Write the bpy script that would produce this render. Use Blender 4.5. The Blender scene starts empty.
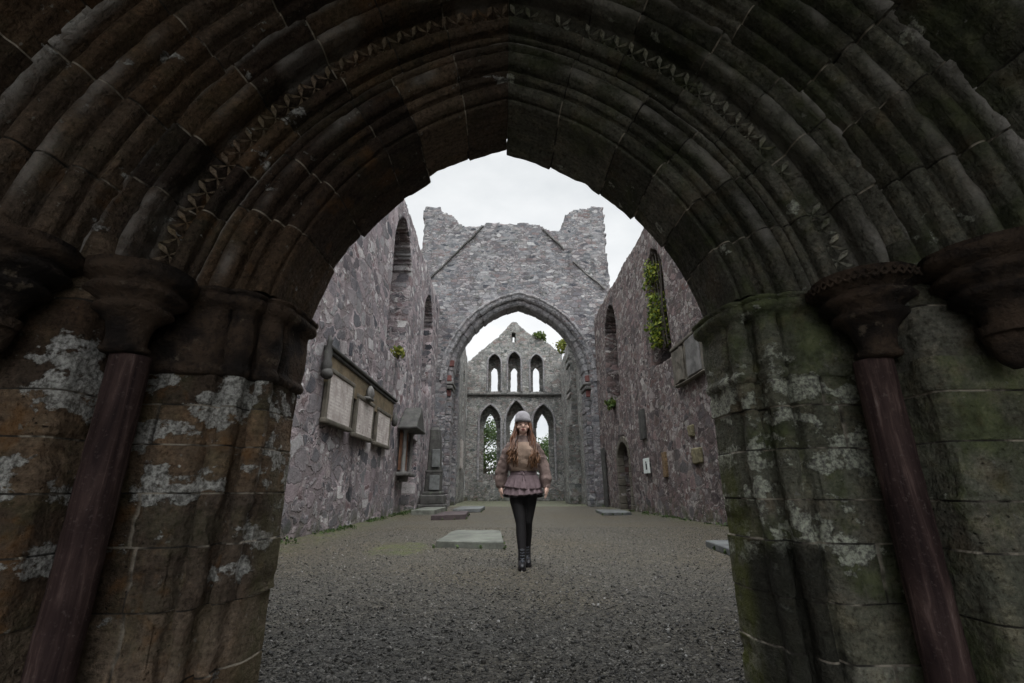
import bpy, bmesh, math, random
import numpy as np
from mathutils import Vector, Matrix
R = math.radians
scene = bpy.context.scene
C = scene.collection
rng = np.random.default_rng(7)
random.seed(7)

# ------------------------------------------------------------------ helpers
def tag(o, label=None, cat=None, group=None, kind=None):
    if label: o['label'] = label
    if cat: o['category'] = cat
    if group: o['group'] = group
    if kind: o['kind'] = kind
    return o

def empty(name, loc, label, cat, group=None):
    o = bpy.data.objects.new(name, None); C.objects.link(o)
    o.location = loc; o.empty_display_size = .2
    return tag(o, label, cat, group)

def link(name, me, mat=None, parent=None, loc=None):
    o = bpy.data.objects.new(name, me); C.objects.link(o)
    if mat is not None:
        for m in (mat if isinstance(mat, (list, tuple)) else [mat]):
            me.materials.append(m)
    if loc is not None: o.location = loc
    if parent is not None: o.parent = parent
    return o

def rebase(o, base):
    """put the origin of a world-coordinate mesh at base"""
    b = Vector(base)
    o.data.transform(Matrix.Translation(-b)); o.location = b
    return o

def from_np(name, V, F, smooth=False, attrs=None, mats=None):
    me = bpy.data.meshes.new(name)
    V = np.asarray(V, dtype=np.float32)
    F = [np.asarray(f) for f in F] if not isinstance(F, np.ndarray) else F
    if isinstance(F, np.ndarray):
        k = F.shape[1]; n = F.shape[0]
        me.vertices.add(len(V)); me.vertices.foreach_set('co', V.ravel())
        me.loops.add(n * k); me.loops.foreach_set('vertex_index', F.astype(np.int32).ravel())
        me.polygons.add(n)
        me.polygons.foreach_set('loop_start', np.arange(0, n * k, k, dtype=np.int32))
        me.polygons.foreach_set('loop_total', np.full(n, k, dtype=np.int32))
        if mats is not None: me.polygons.foreach_set('material_index', np.asarray(mats, dtype=np.int32))
        me.update(calc_edges=True); me.validate()
    else:
        me.from_pydata(V.tolist(), [], [f.tolist() for f in F])
        me.update()
    if smooth: me.polygons.foreach_set('use_smooth', np.ones(len(me.polygons), dtype=bool))
    if attrs:
        for k, v in attrs.items():
            a = me.attributes.new(k, 'FLOAT', 'POINT'); a.data.foreach_set('value', np.asarray(v, dtype=np.float32))
    return me

def _hash(ix, iy, iz, s):
    h = (ix.astype(np.uint32) * np.uint32(374761393) + iy.astype(np.uint32) * np.uint32(668265263)
         + iz.astype(np.uint32) * np.uint32(2147483647) + np.uint32(s * 974711 + 13))
    h = (h ^ (h >> np.uint32(13))) * np.uint32(1274126177)
    h = h ^ (h >> np.uint32(16))
    h = (h * np.uint32(2246822519)) ^ (h >> np.uint32(11))
    return (h & np.uint32(0xFFFFFF)).astype(np.float64) / 0xFFFFFF
def vnoise(P, seed=0):
    P = np.asarray(P, dtype=np.float64)
    i = np.floor(P).astype(np.int64); f = P - i; f = f * f * (3 - 2 * f)
    r = 0
    for dx in (0, 1):
        for dy in (0, 1):
            for dz in (0, 1):
                w = (f[:, 0] if dx else 1 - f[:, 0]) * (f[:, 1] if dy else 1 - f[:, 1]) * (f[:, 2] if dz else 1 - f[:, 2])
                r = r + w * _hash((i[:, 0] + dx), (i[:, 1] + dy), (i[:, 2] + dz), seed)
    return r * 2 - 1
def fbm(P, octs=3, seed=0):
    P = np.asarray(P, dtype=np.float64); r = 0; a = 1.; t = 0
    for k in range(octs):
        r = r + a * vnoise(P * 2 ** k + 17.3 * k, seed + k); t += a; a *= .5
    return r / t
def n1(x, seed=0, octs=3):
    x = np.atleast_1d(np.asarray(x, dtype=float))
    return fbm(np.stack([x, np.full_like(x, seed * 3.7), np.zeros_like(x)], 1), octs, seed)
def sstep(a, b, x):
    t = np.clip((np.asarray(x, dtype=float) - a) / (b - a), 0, 1); return t * t * (3 - 2 * t)

class MB:
    """collects boxes, prisms, lathes and tubes into one bmesh"""
    def __init__(s): s.bm = bmesh.new()
    def box(s, c, size, rot=None, bevel=0, segs=1):
        b = bmesh.new(); bmesh.ops.create_cube(b, size=1)
        bmesh.ops.scale(b, vec=size, verts=b.verts)
        if bevel: bmesh.ops.bevel(b, geom=b.edges[:], offset=bevel, segments=segs, affect='EDGES', profile=.6)
        M = Matrix.Translation(c) @ (rot.to_4x4() if rot is not None else Matrix())
        b.transform(M); s.merge(b); return s
    def merge(s, b):
        me = bpy.data.meshes.new('tmp'); b.to_mesh(me); b.free(); s.bm.from_mesh(me); bpy.data.meshes.remove(me)
    def prism(s, pts, ext, bevel=0):
        """closed 3D polygon extruded by vector ext"""
        b = bmesh.new(); vs = [b.verts.new(p) for p in pts]; f = b.faces.new(vs)
        r = bmesh.ops.extrude_face_region(b, geom=[f])
        bmesh.ops.translate(b, vec=ext, verts=[v for v in r['geom'] if isinstance(v, bmesh.types.BMVert)])
        bmesh.ops.recalc_face_normals(b, faces=b.faces)
        if bevel: bmesh.ops.bevel(b, geom=b.edges[:], offset=bevel, segments=1, affect='EDGES')
        s.merge(b); return s
    def lathe(s, prof, c=(0, 0, 0), n=32, sq=1.):
        b = bmesh.new(); rings = []
        for r, z in prof:
            rings.append([b.verts.new((c[0] + r * math.cos(2 * math.pi * k / n), c[1] + sq * r * math.sin(2 * math.pi * k / n), c[2] + z)) for k in range(n)])
        for a, d in zip(rings, rings[1:]):
            for k in range(n): b.faces.new((a[k], a[(k + 1) % n], d[(k + 1) % n], d[k]))
        b.faces.new(rings[0][::-1]); b.faces.new(rings[-1]); s.merge(b); return s
    def tube(s, pts, radii, n=10, flat=None):
        pts = [Vector(p) for p in pts]
        if not hasattr(radii, '__len__'): radii = [radii] * len(pts)
        b = bmesh.new(); rings = []
        up = Vector((0, 0, 1)); pa = None
        for i, p in enumerate(pts):
            t = (pts[min(i + 1, len(pts) - 1)] - pts[max(i - 1, 0)]).normalized()
            if pa is None:
                a = t.cross(up)
                if a.length < .2: a = t.cross(Vector((0, 1, 0)))
            else: a = pa - t * pa.dot(t)
            a.normalize(); pa = a; c = a.cross(t); f = flat or 1.
            rings.append([b.verts.new(p + (a * math.cos(2 * math.pi * k / n) + c * f * math.sin(2 * math.pi * k / n)) * radii[i]) for k in range(n)])
        for a, d in zip(rings, rings[1:]):
            for k in range(n): b.faces.new((a[k], a[(k + 1) % n], d[(k + 1) % n], d[k]))
        b.faces.new(rings[0][::-1]); b.faces.new(rings[-1])
        bmesh.ops.recalc_face_normals(b, faces=b.faces); s.merge(b); return s
    def loft(s, rings_, n=28, power=2.):
        """rings: (cx,cy,cz,rx,ry)"""
        b = bmesh.new(); rings = []
        for cx, cy, cz, rx, ry in rings_:
            L = []
            for k in range(n):
                a = 2 * math.pi * k / n; ca, sa = math.cos(a), math.sin(a)
                L.append(b.verts.new((cx + rx * math.copysign(abs(ca) ** (2 / power), ca), cy + ry * math.copysign(abs(sa) ** (2 / power), sa), cz)))
            rings.append(L)
        for a, d in zip(rings, rings[1:]):
            for k in range(n): b.faces.new((a[k], a[(k + 1) % n], d[(k + 1) % n], d[k]))
        b.faces.new(rings[0][::-1]); b.faces.new(rings[-1])
        bmesh.ops.recalc_face_normals(b, faces=b.faces); s.merge(b); return s
    def ball(s, c, r, u=16, v=12):
        b = bmesh.new(); bmesh.ops.create_uvsphere(b, u_segments=u, v_segments=v, radius=1)
        b.transform(Matrix.Translation(c) @ Matrix.Diagonal((*r, 1))); s.merge(b); return s
    def rough(s, amp, freq, cuts=0, seed=1):
        if cuts: bmesh.ops.subdivide_edges(s.bm, edges=s.bm.edges[:], cuts=cuts, use_grid_fill=True)
        V = np.array([v.co[:] for v in s.bm.verts])
        if len(V):
            d = np.stack([fbm(V * freq, 3, seed + 5 * k) for k in range(3)], 1) * amp
            for v, e in zip(s.bm.verts, d): v.co += Vector(e)
        return s
    def mesh(s, name, smooth=False):
        me = bpy.data.meshes.new(name); s.bm.to_mesh(me); s.bm.free()
        if smooth: me.polygons.foreach_set('use_smooth', np.ones(len(me.polygons), dtype=bool))
        return me
    def build(s, name, mat, parent=None, smooth=False, loc=None):
        return link(name, s.mesh(name, smooth), mat, parent, loc)

def remeshed(mb, name, voxel, smooth_it=6, fac=.5):
    me = mb.mesh(name); o = bpy.data.objects.new(name, me); C.objects.link(o)
    m = o.modifiers.new('r', 'REMESH'); m.mode = 'VOXEL'; m.voxel_size = voxel
    m2 = o.modifiers.new('s', 'SMOOTH'); m2.factor = fac; m2.iterations = smooth_it
    dg = bpy.context.evaluated_depsgraph_get()
    ev = o.evaluated_get(dg); out = bpy.data.meshes.new_from_object(ev)
    bpy.data.objects.remove(o); bpy.data.meshes.remove(me)
    out.polygons.foreach_set('use_smooth', np.ones(len(out.polygons), dtype=bool))
    return out

# ------------------------------------------------------------------ node helper
class NT:
    def __init__(s, name, disp=False):
        s.m = bpy.data.materials.new(name); s.m.use_nodes = True
        s.t = s.m.node_tree; s.t.nodes.clear()
        s.out = s.t.nodes.new('ShaderNodeOutputMaterial')
        s.b = s.t.nodes.new('ShaderNodeBsdfPrincipled')
        s.t.links.new(s.b.outputs[0], s.out.inputs['Surface'])
        if disp: s.m.displacement_method = 'BUMP'
    def put(s, sock, v):
        if isinstance(v, bpy.types.NodeSocket): s.t.links.new(v, sock)
        elif v is not None:
            if hasattr(sock.default_value, '__len__') and not hasattr(v, '__len__'): v = [v] * len(sock.default_value)
            if hasattr(v, '__len__') and len(sock.default_value) == 4 and len(v) == 3: v = (*v, 1)
            sock.default_value = v
    def coord(s, k='Object'):
        return s.t.nodes.new('ShaderNodeTexCoord').outputs[k]
    def attr(s, name):
        n = s.t.nodes.new('ShaderNodeAttribute'); n.attribute_name = name; return n.outputs['Fac']
    def geo(s, k): return s.t.nodes.new('ShaderNodeNewGeometry').outputs[k]
    def m_(s, op, a, b=None, c=None, clamp=False):
        n = s.t.nodes.new('ShaderNodeMath'); n.operation = op; n.use_clamp = clamp
        s.put(n.inputs[0], a); s.put(n.inputs[1], b)
        if c is not None: s.put(n.inputs[2], c)
        return n.outputs[0]
    def v_(s, op, a, b=None):
        n = s.t.nodes.new('ShaderNodeVectorMath'); n.operation = op
        s.put(n.inputs[0], a); s.put(n.inputs[1], b); return n.outputs[0]
    def noise(s, v, scale, detail=4, rough=.55, dist=0, col=False):
        n = s.t.nodes.new('ShaderNodeTexNoise'); s.put(n.inputs['Vector'], v); s.put(n.inputs['Scale'], scale)
        n.inputs['Detail'].default_value = detail; n.inputs['Roughness'].default_value = rough; n.inputs['Distortion'].default_value = dist
        return n.outputs['Color' if col else 'Fac']
    def vor(s, v, scale, feature='F1', rand=1.):
        n = s.t.nodes.new('ShaderNodeTexVoronoi'); n.feature = feature; s.put(n.inputs['Vector'], v); s.put(n.inputs['Scale'], scale)
        n.inputs['Randomness'].default_value = rand; return n
    def ramp(s, f, stops, interp='LINEAR'):
        n = s.t.nodes.new('ShaderNodeValToRGB'); n.color_ramp.interpolation = interp
        e = n.color_ramp.elements
        while len(e) < len(stops): e.new(.5)
        for x, (p, c) in zip(e, stops):
            x.position = p; x.color = (*c, 1) if hasattr(c, '__len__') else (c, c, c, 1)
        s.put(n.inputs[0], f); return n.outputs[0]
    def rng(s, f, a, b, c=0., d=1., smooth=True):
        n = s.t.nodes.new('ShaderNodeMapRange'); n.interpolation_type = 'SMOOTHSTEP' if smooth else 'LINEAR'
        for k, v in zip(range(5), (f, a, b, c, d)): s.put(n.inputs[k], v)
        return n.outputs[0]
    def mix(s, f, a, b, mode='MIX'):
        n = s.t.nodes.new('ShaderNodeMix'); n.data_type = 'RGBA'; n.blend_type = mode
        s.put(n.inputs[0], f); s.put(n.inputs[6], a); s.put(n.inputs[7], b); return n.outputs[2]
    def sep(s, v, k):
        n = s.t.nodes.new('ShaderNodeSeparateXYZ'); s.put(n.inputs[0], v); return n.outputs[k]
    def sepc(s, v, k):
        n = s.t.nodes.new('ShaderNodeSeparateColor'); s.put(n.inputs[0], v); return n.outputs[k]
    def bump(s, h, dist=.02, strength=1.):
        n = s.t.nodes.new('ShaderNodeBump'); n.inputs['Distance'].default_value = dist; n.inputs['Strength'].default_value = strength
        s.put(n.inputs['Height'], h); s.t.links.new(n.outputs[0], s.b.inputs['Normal'])
    def disp(s, h, scale, mid=.5):
        n = s.t.nodes.new('ShaderNodeDisplacement'); n.inputs['Scale'].default_value = scale; n.inputs['Midlevel'].default_value = mid
        s.put(n.inputs['Height'], h); s.t.links.new(n.outputs[0], s.out.inputs['Displacement'])
    def fin(s, col, rough=.85, spec=.25):
        s.put(s.b.inputs['Base Color'], col); s.put(s.b.inputs['Roughness'], rough)
        s.b.inputs['Specular IOR Level'].default_value = spec; return s.m

def plain(name, col, rough=.8, scale=30, amt=.25, bump=.003, spec=.25):
    n = NT(name); v = n.coord(); f = n.noise(v, scale, 5, .6); g = n.noise(v, scale * .2, 3)
    c = n.mix(n.rng(f, .3, .7), [x * (1 - amt) for x in col], [min(1, x * (1 + amt)) for x in col])
    c = n.mix(n.rng(g, .35, .65, 0, .5), c, [x * (1 - amt) for x in col])
    n.bump(f, bump); return n.fin(c, rough, spec)

def rubble(name, stones, mortar, scale=3.2, zst=1.7, disp=.05, wash=None, washamt=.5, mort_w=.07, moss=.15, lichen=.25, small=.5, mcover=.5):
    """random rubble masonry: stones of two sizes in thick mortar"""
    n = NT(name, True)
    p = n.coord()
    d1 = n.v_('SUBTRACT', n.noise(p, 2.2, 2, col=True), (.5, .5, .5))
    d2 = n.v_('SUBTRACT', n.noise(p, 9., 2, col=True), (.5, .5, .5))
    q = n.v_('ADD', p, n.v_('MULTIPLY', d1, (.28, .28, .18)))
    q = n.v_('ADD', q, n.v_('MULTIPLY', d2, (.13, .13, .09)))
    d3 = n.v_('SUBTRACT', n.noise(p, 26., 2, col=True), (.5, .5, .5)); q = n.v_('ADD', q, n.v_('MULTIPLY', d3, (.075, .075, .05)))
    q = n.v_('MULTIPLY', q, (1, 1, zst))
    def layer(sc):
        a = n.vor(q, sc); e = n.vor(q, sc, 'F2')
        for k in (a, e): k.distance = 'MINKOWSKI'; k.inputs['Exponent'].default_value = 3.2
        return a.outputs['Color'], n.m_('MULTIPLY', n.m_('SUBTRACT', e.outputs['Distance'], a.outputs['Distance']), .55)
    ca, ea = layer(scale); cb, eb = layer(scale * 2.3)
    which = n.rng(n.noise(p, 1.1, 2), small - .04, small + .04)
    col = n.mix(which, ca, cb)
    edge = n.m_('ADD', n.m_('MULTIPLY', ea, n.m_('SUBTRACT', 1, which)), n.m_('MULTIPLY', eb, which))
    fine = n.noise(p, 38, 5, .65); mid = n.noise(p, 7, 4, .6); big = n.noise(p, .55, 4, .6)
    cover = n.m_('MULTIPLY', n.rng(n.noise(p, .9, 3), .42, .66), mcover)
    w = n.m_('ADD', mort_w * .4, n.m_('MULTIPLY', cover, .15))
    ew = n.m_('ADD', edge, n.m_('MULTIPLY', n.m_('SUBTRACT', mid, .5), .07))
    face = n.rng(ew, n.m_('MULTIPLY', w, .62), w)
    r = n.sepc(col, 0); r2 = n.sepc(col, 1)
    sc_ = n.ramp(r, [(i / max(1, len(stones) - 1), c) for i, c in enumerate(stones)])
    sc_ = n.mix(n.rng(mid, .42, .7, 0, .5), sc_, n.mix(1, sc_, (.45, .43, .45), 'MULTIPLY'))
    sc_ = n.mix(n.rng(fine, .45, .75, 0, .5), sc_, n.mix(1, sc_, (1.9, 1.85, 1.85), 'MULTIPLY'))
    mc = n.mix(n.rng(fine, .3, .7), [c * .6 for c in mortar], [c * 1.15 for c in mortar])
    mc = n.mix(n.rng(n.noise(p, .8, 4, .6), .40, .56, 0, .9), mc, [c * .30 for c in mortar])
    c = n.mix(face, mc, sc_)
    if wash is not None:
        wm = n.m_('MULTIPLY', n.rng(n.noise(p, .8, 5, .68), .42, .68), washamt)
        wm = n.m_('MULTIPLY', wm, n.rng(fine, .25, .6, .35, 1))
        c = n.mix(wm, c, wash)
    sc2 = n.noise(p, 14, 4, .7); c = n.mix(n.rng(sc2, .57, .68, 0, .4), c, n.mix(1, c, (.35, .33, .33), 'MULTIPLY'))
    c = n.mix(n.rng(sc2, .42, .33, 0, .35), c, n.mix(1, c, (1.7, 1.65, 1.65), 'MULTIPLY'))
    lm = n.m_('MULTIPLY', n.rng(n.noise(p, 5, 6, .7), .60, .68), lichen)
    c = n.mix(lm, c, (.36, .36, .34))
    dk = n.rng(n.noise(n.v_('MULTIPLY', p, (1.6, 1.6, .35)), 1.2, 4, .6), .54, .72, 0, .55)
    c = n.mix(dk, c, n.mix(1, c, (.32, .31, .31), 'MULTIPLY'))
    nz = n.sep(n.geo('Normal'), 2)
    mm = n.m_('MULTIPLY', n.rng(n.noise(p, 2.5, 5, .65), .52, .66), n.m_('ADD', moss, n.rng(nz, .4, .9, 0, .8)))
    foot = n.rng(n.sep(p, 2), .1, .6, .6, 0)
    mm = n.m_('ADD', mm, n.m_('MULTIPLY', n.rng(n.noise(p, 3.1, 4), .45, .6), foot), clamp=True)
    c = n.mix(n.m_('MULTIPLY', mm, .8), c, (.045, .055, .022))
    h = n.m_('ADD', n.m_('MULTIPLY', face, n.m_('ADD', .45, n.m_('MULTIPLY', r2, .5))), n.m_('MULTIPLY', n.m_('SUBTRACT', fine, .5), .28))
    h = n.m_('ADD', h, n.m_('MULTIPLY', n.m_('SUBTRACT', mid, .5), .25))
    n.disp(h, disp, .5)
    return n.fin(c, .92, .15)

def dressed(name, side, tone=1.):
    """worn carved sandstone of the portal; per-stone tones come from the 'stone' attribute, joints from 'joint'"""
    n = NT(name); p = n.coord()
    st = n.attr('stone'); jt = n.attr('joint')
    fine = n.noise(p, 55, 6, .68); mid = n.noise(p, 11, 5, .62); big = n.noise(p, 2.1, 4, .6)
    bed = n.noise(n.v_('MULTIPLY', p, (2.5, 2.5, 15)), 2.2, 5, .65, .5)
    warm = [(0, (.12, .074, .046)), (.25, (.07, .046, .035)), (.5, (.21, .13, .075)), (.75, (.11, .08, .062)), (1, (.27, .19, .13))]
    cool = [(0, (.20, .20, .15)), (.25, (.13, .135, .10)), (.5, (.34, .345, .28)), (.75, (.17, .165, .13)), (1, (.42, .42, .35))]
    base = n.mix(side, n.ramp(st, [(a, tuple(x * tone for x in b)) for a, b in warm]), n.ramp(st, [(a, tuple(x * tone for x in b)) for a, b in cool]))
    run = n.attr('run'); arch = n.rng(run, .001, .01)
    cx = n.t.nodes.new('ShaderNodeCombineXYZ'); n.put(cx.inputs[0], n.m_('MULTIPLY', run, 30)); n.put(cx.inputs[1], n.m_('MULTIPLY', n.noise(p, 1.2, 2), 6)); n.put(cx.inputs[2], st)
    line = n.noise(cx.outputs[0], 1., 4, .65)
    bed = n.mix(arch, bed, line)
    base = n.mix(n.rng(bed, .42, .66, 0, .5), base, n.mix(1, base, (.5, .45, .42), 'MULTIPLY'))
    base = n.mix(n.rng(mid, .48, .68, 0, .6), base, n.mix(1, base, (1.9, 1.75, 1.6), 'MULTIPLY'))
    base = n.mix(n.rng(fine, .5, .66, 0, .75), base, n.mix(1, base, (.34, .32, .30), 'MULTIPLY'))
    base = n.mix(n.rng(fine, .46, .34, 0, .6), base, n.mix(1, base, (1.8, 1.75, 1.7), 'MULTIPLY'))
    m2 = n.noise(p, 22, 6, .72); base = n.mix(n.rng(m2, .54, .64, 0, .7), base, n.mix(1, base, (.3, .29, .28), 'MULTIPLY'))
    pit = n.rng(n.vor(n.v_('ADD', p, n.v_('MULTIPLY', n.noise(p, 30, 2, col=True), (.03, .03, .03))), 26).outputs['Distance'], .16, .05)
    pit = n.m_('MULTIPLY', pit, n.rng(big, .48, .6))
    base = n.mix(n.m_('MULTIPLY', pit, .7), base, (.02, .018, .015))
    # green algae (mostly the damp right-hand side), rust tints on the left
    al = n.m_('MULTIPLY', n.rng(n.noise(p, 3.4, 6, .68), .45, .64), n.m_('ADD', .14, n.m_('MULTIPLY', side, .62)))
    base = n.mix(al, base, n.mix(n.rng(mid, .35, .65), tuple(x * tone for x in (.045, .060, .020)), tuple(x * tone for x in (.17, .20, .085))))
    ru = n.m_('MULTIPLY', n.rng(n.noise(p, 4.3, 5, .6), .56, .68), n.m_('SUBTRACT', .55, n.m_('MULTIPLY', side, .45)))
    base = n.mix(ru, base, tuple(x * tone for x in (.26, .125, .04)))
    # pale lichen and flaked patches
    z = n.sep(p, 2)
    zone = n.m_('MULTIPLY', n.rng(z, .3, .75), n.rng(z, 1.5, 1.3))
    if side > .5: zone = n.m_('MULTIPLY', zone, n.rng(n.sep(p, 0), 1.66, 1.60, -.6, 1.))
    li = n.noise(n.v_('MULTIPLY', p, (1, 1, 1.5)), 4.6, 8, .62)
    thr = n.m_('SUBTRACT', .64, n.m_('MULTIPLY', zone, .115 + .035 * side))
    lm = n.rng(li, thr, n.m_('ADD', thr, .03))
    pale = n.mix(side, (.74, .73, .71), (.70, .73, .58))
    base = n.mix(n.m_('MULTIPLY', lm, .85), base, n.mix(n.rng(fine, .35, .65), pale, (.17, .165, .15)))
    sp = n.rng(n.noise(p, 24, 4, .6), .66, .72, 0, .6)
    base = n.mix(sp, base, (.27, .27, .24))
    # black water streaks running down
    x = n.v_('MULTIPLY', p, (7, 7, .8))
    stv = n.rng(n.noise(x, 1.0, 5, .6), .57, .71, 0, .55)
    base = n.mix(stv, base, n.mix(1, base, (.22, .21, .2), 'MULTIPLY'))
    worn = n.attr('worn')  # pale arris lines are painted edge light; roll crests are wear
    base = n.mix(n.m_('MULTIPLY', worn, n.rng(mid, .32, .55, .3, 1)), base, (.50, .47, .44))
    y = n.sep(p, 1)
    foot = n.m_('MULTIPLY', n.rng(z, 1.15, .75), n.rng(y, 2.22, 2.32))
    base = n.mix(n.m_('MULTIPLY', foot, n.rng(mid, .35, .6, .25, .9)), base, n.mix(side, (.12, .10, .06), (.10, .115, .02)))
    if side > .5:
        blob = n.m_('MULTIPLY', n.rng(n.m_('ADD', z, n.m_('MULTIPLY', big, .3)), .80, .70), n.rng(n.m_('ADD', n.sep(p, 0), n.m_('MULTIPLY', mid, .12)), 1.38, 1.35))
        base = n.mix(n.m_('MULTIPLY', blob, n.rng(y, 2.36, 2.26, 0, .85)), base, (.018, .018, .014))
    # joints
    jc = n.mix(n.rng(n.noise(p, 6, 3), .45, .6), (.04, .035, .03), (.50, .44, .36))
    base = n.mix(n.m_('MULTIPLY', jt, .95), base, jc)
    h = n.m_('ADD', n.m_('MULTIPLY', fine, .35), n.m_('ADD', n.m_('MULTIPLY', mid, .8), n.m_('MULTIPLY', bed, .35)))
    h = n.m_('ADD', h, n.m_('MULTIPLY', lm, .22))
    h = n.m_('ADD', h, n.m_('MULTIPLY', m2, .7)); h = n.m_('SUBTRACT', h, n.m_('MULTIPLY', pit, .5))
    n.bump(h, .024, 1.)
    return n.fin(base, n.rng(fine, .3, .7, .6, .95), .3)

M = {}
M['nave_left'] = rubble('rubble_pink', [(.04, .046, .056), (.20, .185, .19), (.06, .062, .072), (.36, .35, .35), (.14, .095, .098), (.48, .47, .465), (.04, .042, .048), (.26, .215, .225), (.09, .097, .107)],
                        (.38, .325, .335), 2.05, 1.6, .10, (.28, .24, .25), .40, .10, .1, .4, .57, .5)
M['nave_right'] = rubble('rubble_brown', [(.035, .034, .038), (.15, .11, .10), (.055, .052, .055), (.27, .25, .24), (.10, .06, .055), (.33, .31, .29), (.045, .038, .038), (.19, .14, .135), (.07, .068, .07)],
                         (.19, .16, .155), 2.2, 1.6, .09, (.15, .11, .112), .35, .10, .14, .3, .5, .4)
M['tower'] = rubble('rubble_grey', [(.045, .05, .06), (.19, .195, .205), (.09, .095, .105), (.28, .28, .285), (.14, .11, .11), (.35, .35, .35), (.06, .06, .066)],
                    (.26, .255, .265), 2.6, 2.5, .07, (.22, .18, .19), .35, .08, .2, .3, .55, .45)
M['gable'] = rubble('rubble_pale', [(.08, .09, .088), (.24, .245, .235), (.14, .15, .145), (.36, .36, .34), (.18, .14, .13), (.42, .42, .40)],
                    (.36, .355, .34), 2.4, 2.0, .06, (.22, .195, .19), .3, .06, .45, .25, .5, .45)
# portal materials, one for each flank of the doorway
M['port_l'] = dressed('brown_sandstone', .12)
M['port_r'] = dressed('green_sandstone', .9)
M['arch_shade_l'] = dressed('shaded_brown_sandstone', .02, .6); M['arch_shade_r'] = dressed('shaded_green_sandstone', .85, .55)  # same stone darkened in colour to paint shade over the arch
M['shaft'] = None
def shaft_mat():
    n = NT('red_shaft_stone'); p = n.coord()
    s = n.noise(n.v_('MULTIPLY', p, (14, 14, 1.1)), 1.6, 6, .65, .6); f = n.noise(p, 60, 5, .6); b = n.noise(p, 3, 3)
    c = n.ramp(s, [(.3, (.022, .013, .014)), (.46, (.058, .036, .034)), (.55, (.085, .053, .048)), (.62, (.15, .10, .09)), (.7, (.32, .26, .235))])
    c = n.mix(n.rng(b, .42, .62, 0, .6), c, n.mix(1, c, (.42, .38, .4), 'MULTIPLY'))
    c = n.mix(n.rng(f, .55, .75, 0, .5), c, (.16, .12, .11))
    n.bump(n.m_('ADD', n.m_('MULTIPLY', s, .8), n.m_('MULTIPLY', f, .4)), .006); c = n.mix(n.rng(n.noise(p, 26, 5, .7), .63, .70, 0, .6), c, (.15, .12, .11)); return n.fin(c, .82, .2)
M['shaft'] = shaft_mat()
M['cap'] = None
def cap_mat():
    n = NT('dark_moulded_stone'); p = n.coord(); f = n.noise(p, 45, 6, .65); b = n.noise(p, 5, 5, .62)
    c = n.mix(n.rng(b, .38, .62), (.024, .019, .017), (.10, .068, .048))
    c = n.mix(n.rng(n.noise(p, 9, 6, .7), .60, .68, 0, .8), c, (.17, .135, .10))
    c = n.mix(n.rng(f, .5, .7, 0, .6), c, (.018, .015, .013)); n.bump(n.m_('ADD', n.m_('ADD', f, b), n.noise(p, 16, 6, .7)), .02); return n.fin(c, .85, .2)
M['cap'] = cap_mat()
def ledger_mat(name, col, moss):
    n = NT(name); p = n.coord(); f = n.noise(p, 40, 6, .65); b = n.noise(p, 3.5, 5, .65)
    c = n.mix(n.rng(b, .35, .65), [x * .62 for x in col], [x * 1.2 for x in col])
    c = n.mix(n.rng(n.noise(p, 6, 6, .7), .55, .66, 0, moss), c, (.10, .125, .085))
    c = n.mix(n.rng(f, .55, .7, 0, .6), c, [x * .4 for x in col]); n.bump(f, .008); return n.fin(c, .7, .35)
M['ledger'] = ledger_mat('worn_green_slate', (.125, .13, .112), .7)
M['ledger_red'] = ledger_mat('dark_red_slab', (.06, .045, .047), .15)
M['ledger_grey'] = ledger_mat('grey_slab', (.12, .125, .125), .4)
M['mon'] = ledger_mat('weathered_monument_stone', (.13, .125, .12), .3)
M['mon_dark'] = ledger_mat('black_stained_stone', (.055, .053, .05), .5)
M['mon_brown'] = ledger_mat('brown_carved_stone', (.15, .115, .07), .35)
M['red_block'] = ledger_mat('red_dressed_block', (.13, .05, .045), .05)
M['frame'] = ledger_mat('dark_frame_stone', (.10, .088, .07), .3)
def tablet_mat():
    n = NT('inscribed_tablet'); p = n.coord(); y = n.sep(p, 1); z = n.sep(p, 2)
    f = n.noise(p, 40, 5, .6); b = n.noise(p, 3, 5, .65)
    c = n.mix(n.rng(b, .38, .62), (.34, .30, .28), (.52, .48, .45))
    c = n.mix(n.rng(n.noise(p, 7, 6, .7), .55, .66, 0, .7), c, (.12, .09, .085))
    row = n.rng(n.m_('SINE', n.m_('MULTIPLY', z, 92)), -.2, .2)
    let = n.rng(n.noise(n.v_('MULTIPLY', p, (1, 42, 15)), 1.5, 2), .46, .52)
    c = n.mix(n.m_('MULTIPLY', n.m_('MULTIPLY', n.m_('MULTIPLY', row, let), n.rng(b, .4, .6)), .5), c, (.14, .11, .11))
    n.bump(f, .003); return n.fin(c, .7, .3)
M['tablet'] = tablet_mat()
M['white_sign'] = plain('white_enamel', (.62, .66, .64), .45, 40, .12, .001)
M['sign_ink'] = plain('dark_print', (.03, .035, .04), .6, 40, .1, .0005)
M['voussoir'] = rubble('grey_dressed', [(.14, .145, .15), (.25, .25, .26), (.33, .32, .32)], (.34, .33, .33), 3.5, 1, .012, (.26, .2, .2), .3, .04, .15, .3, .3, .2)

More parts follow.
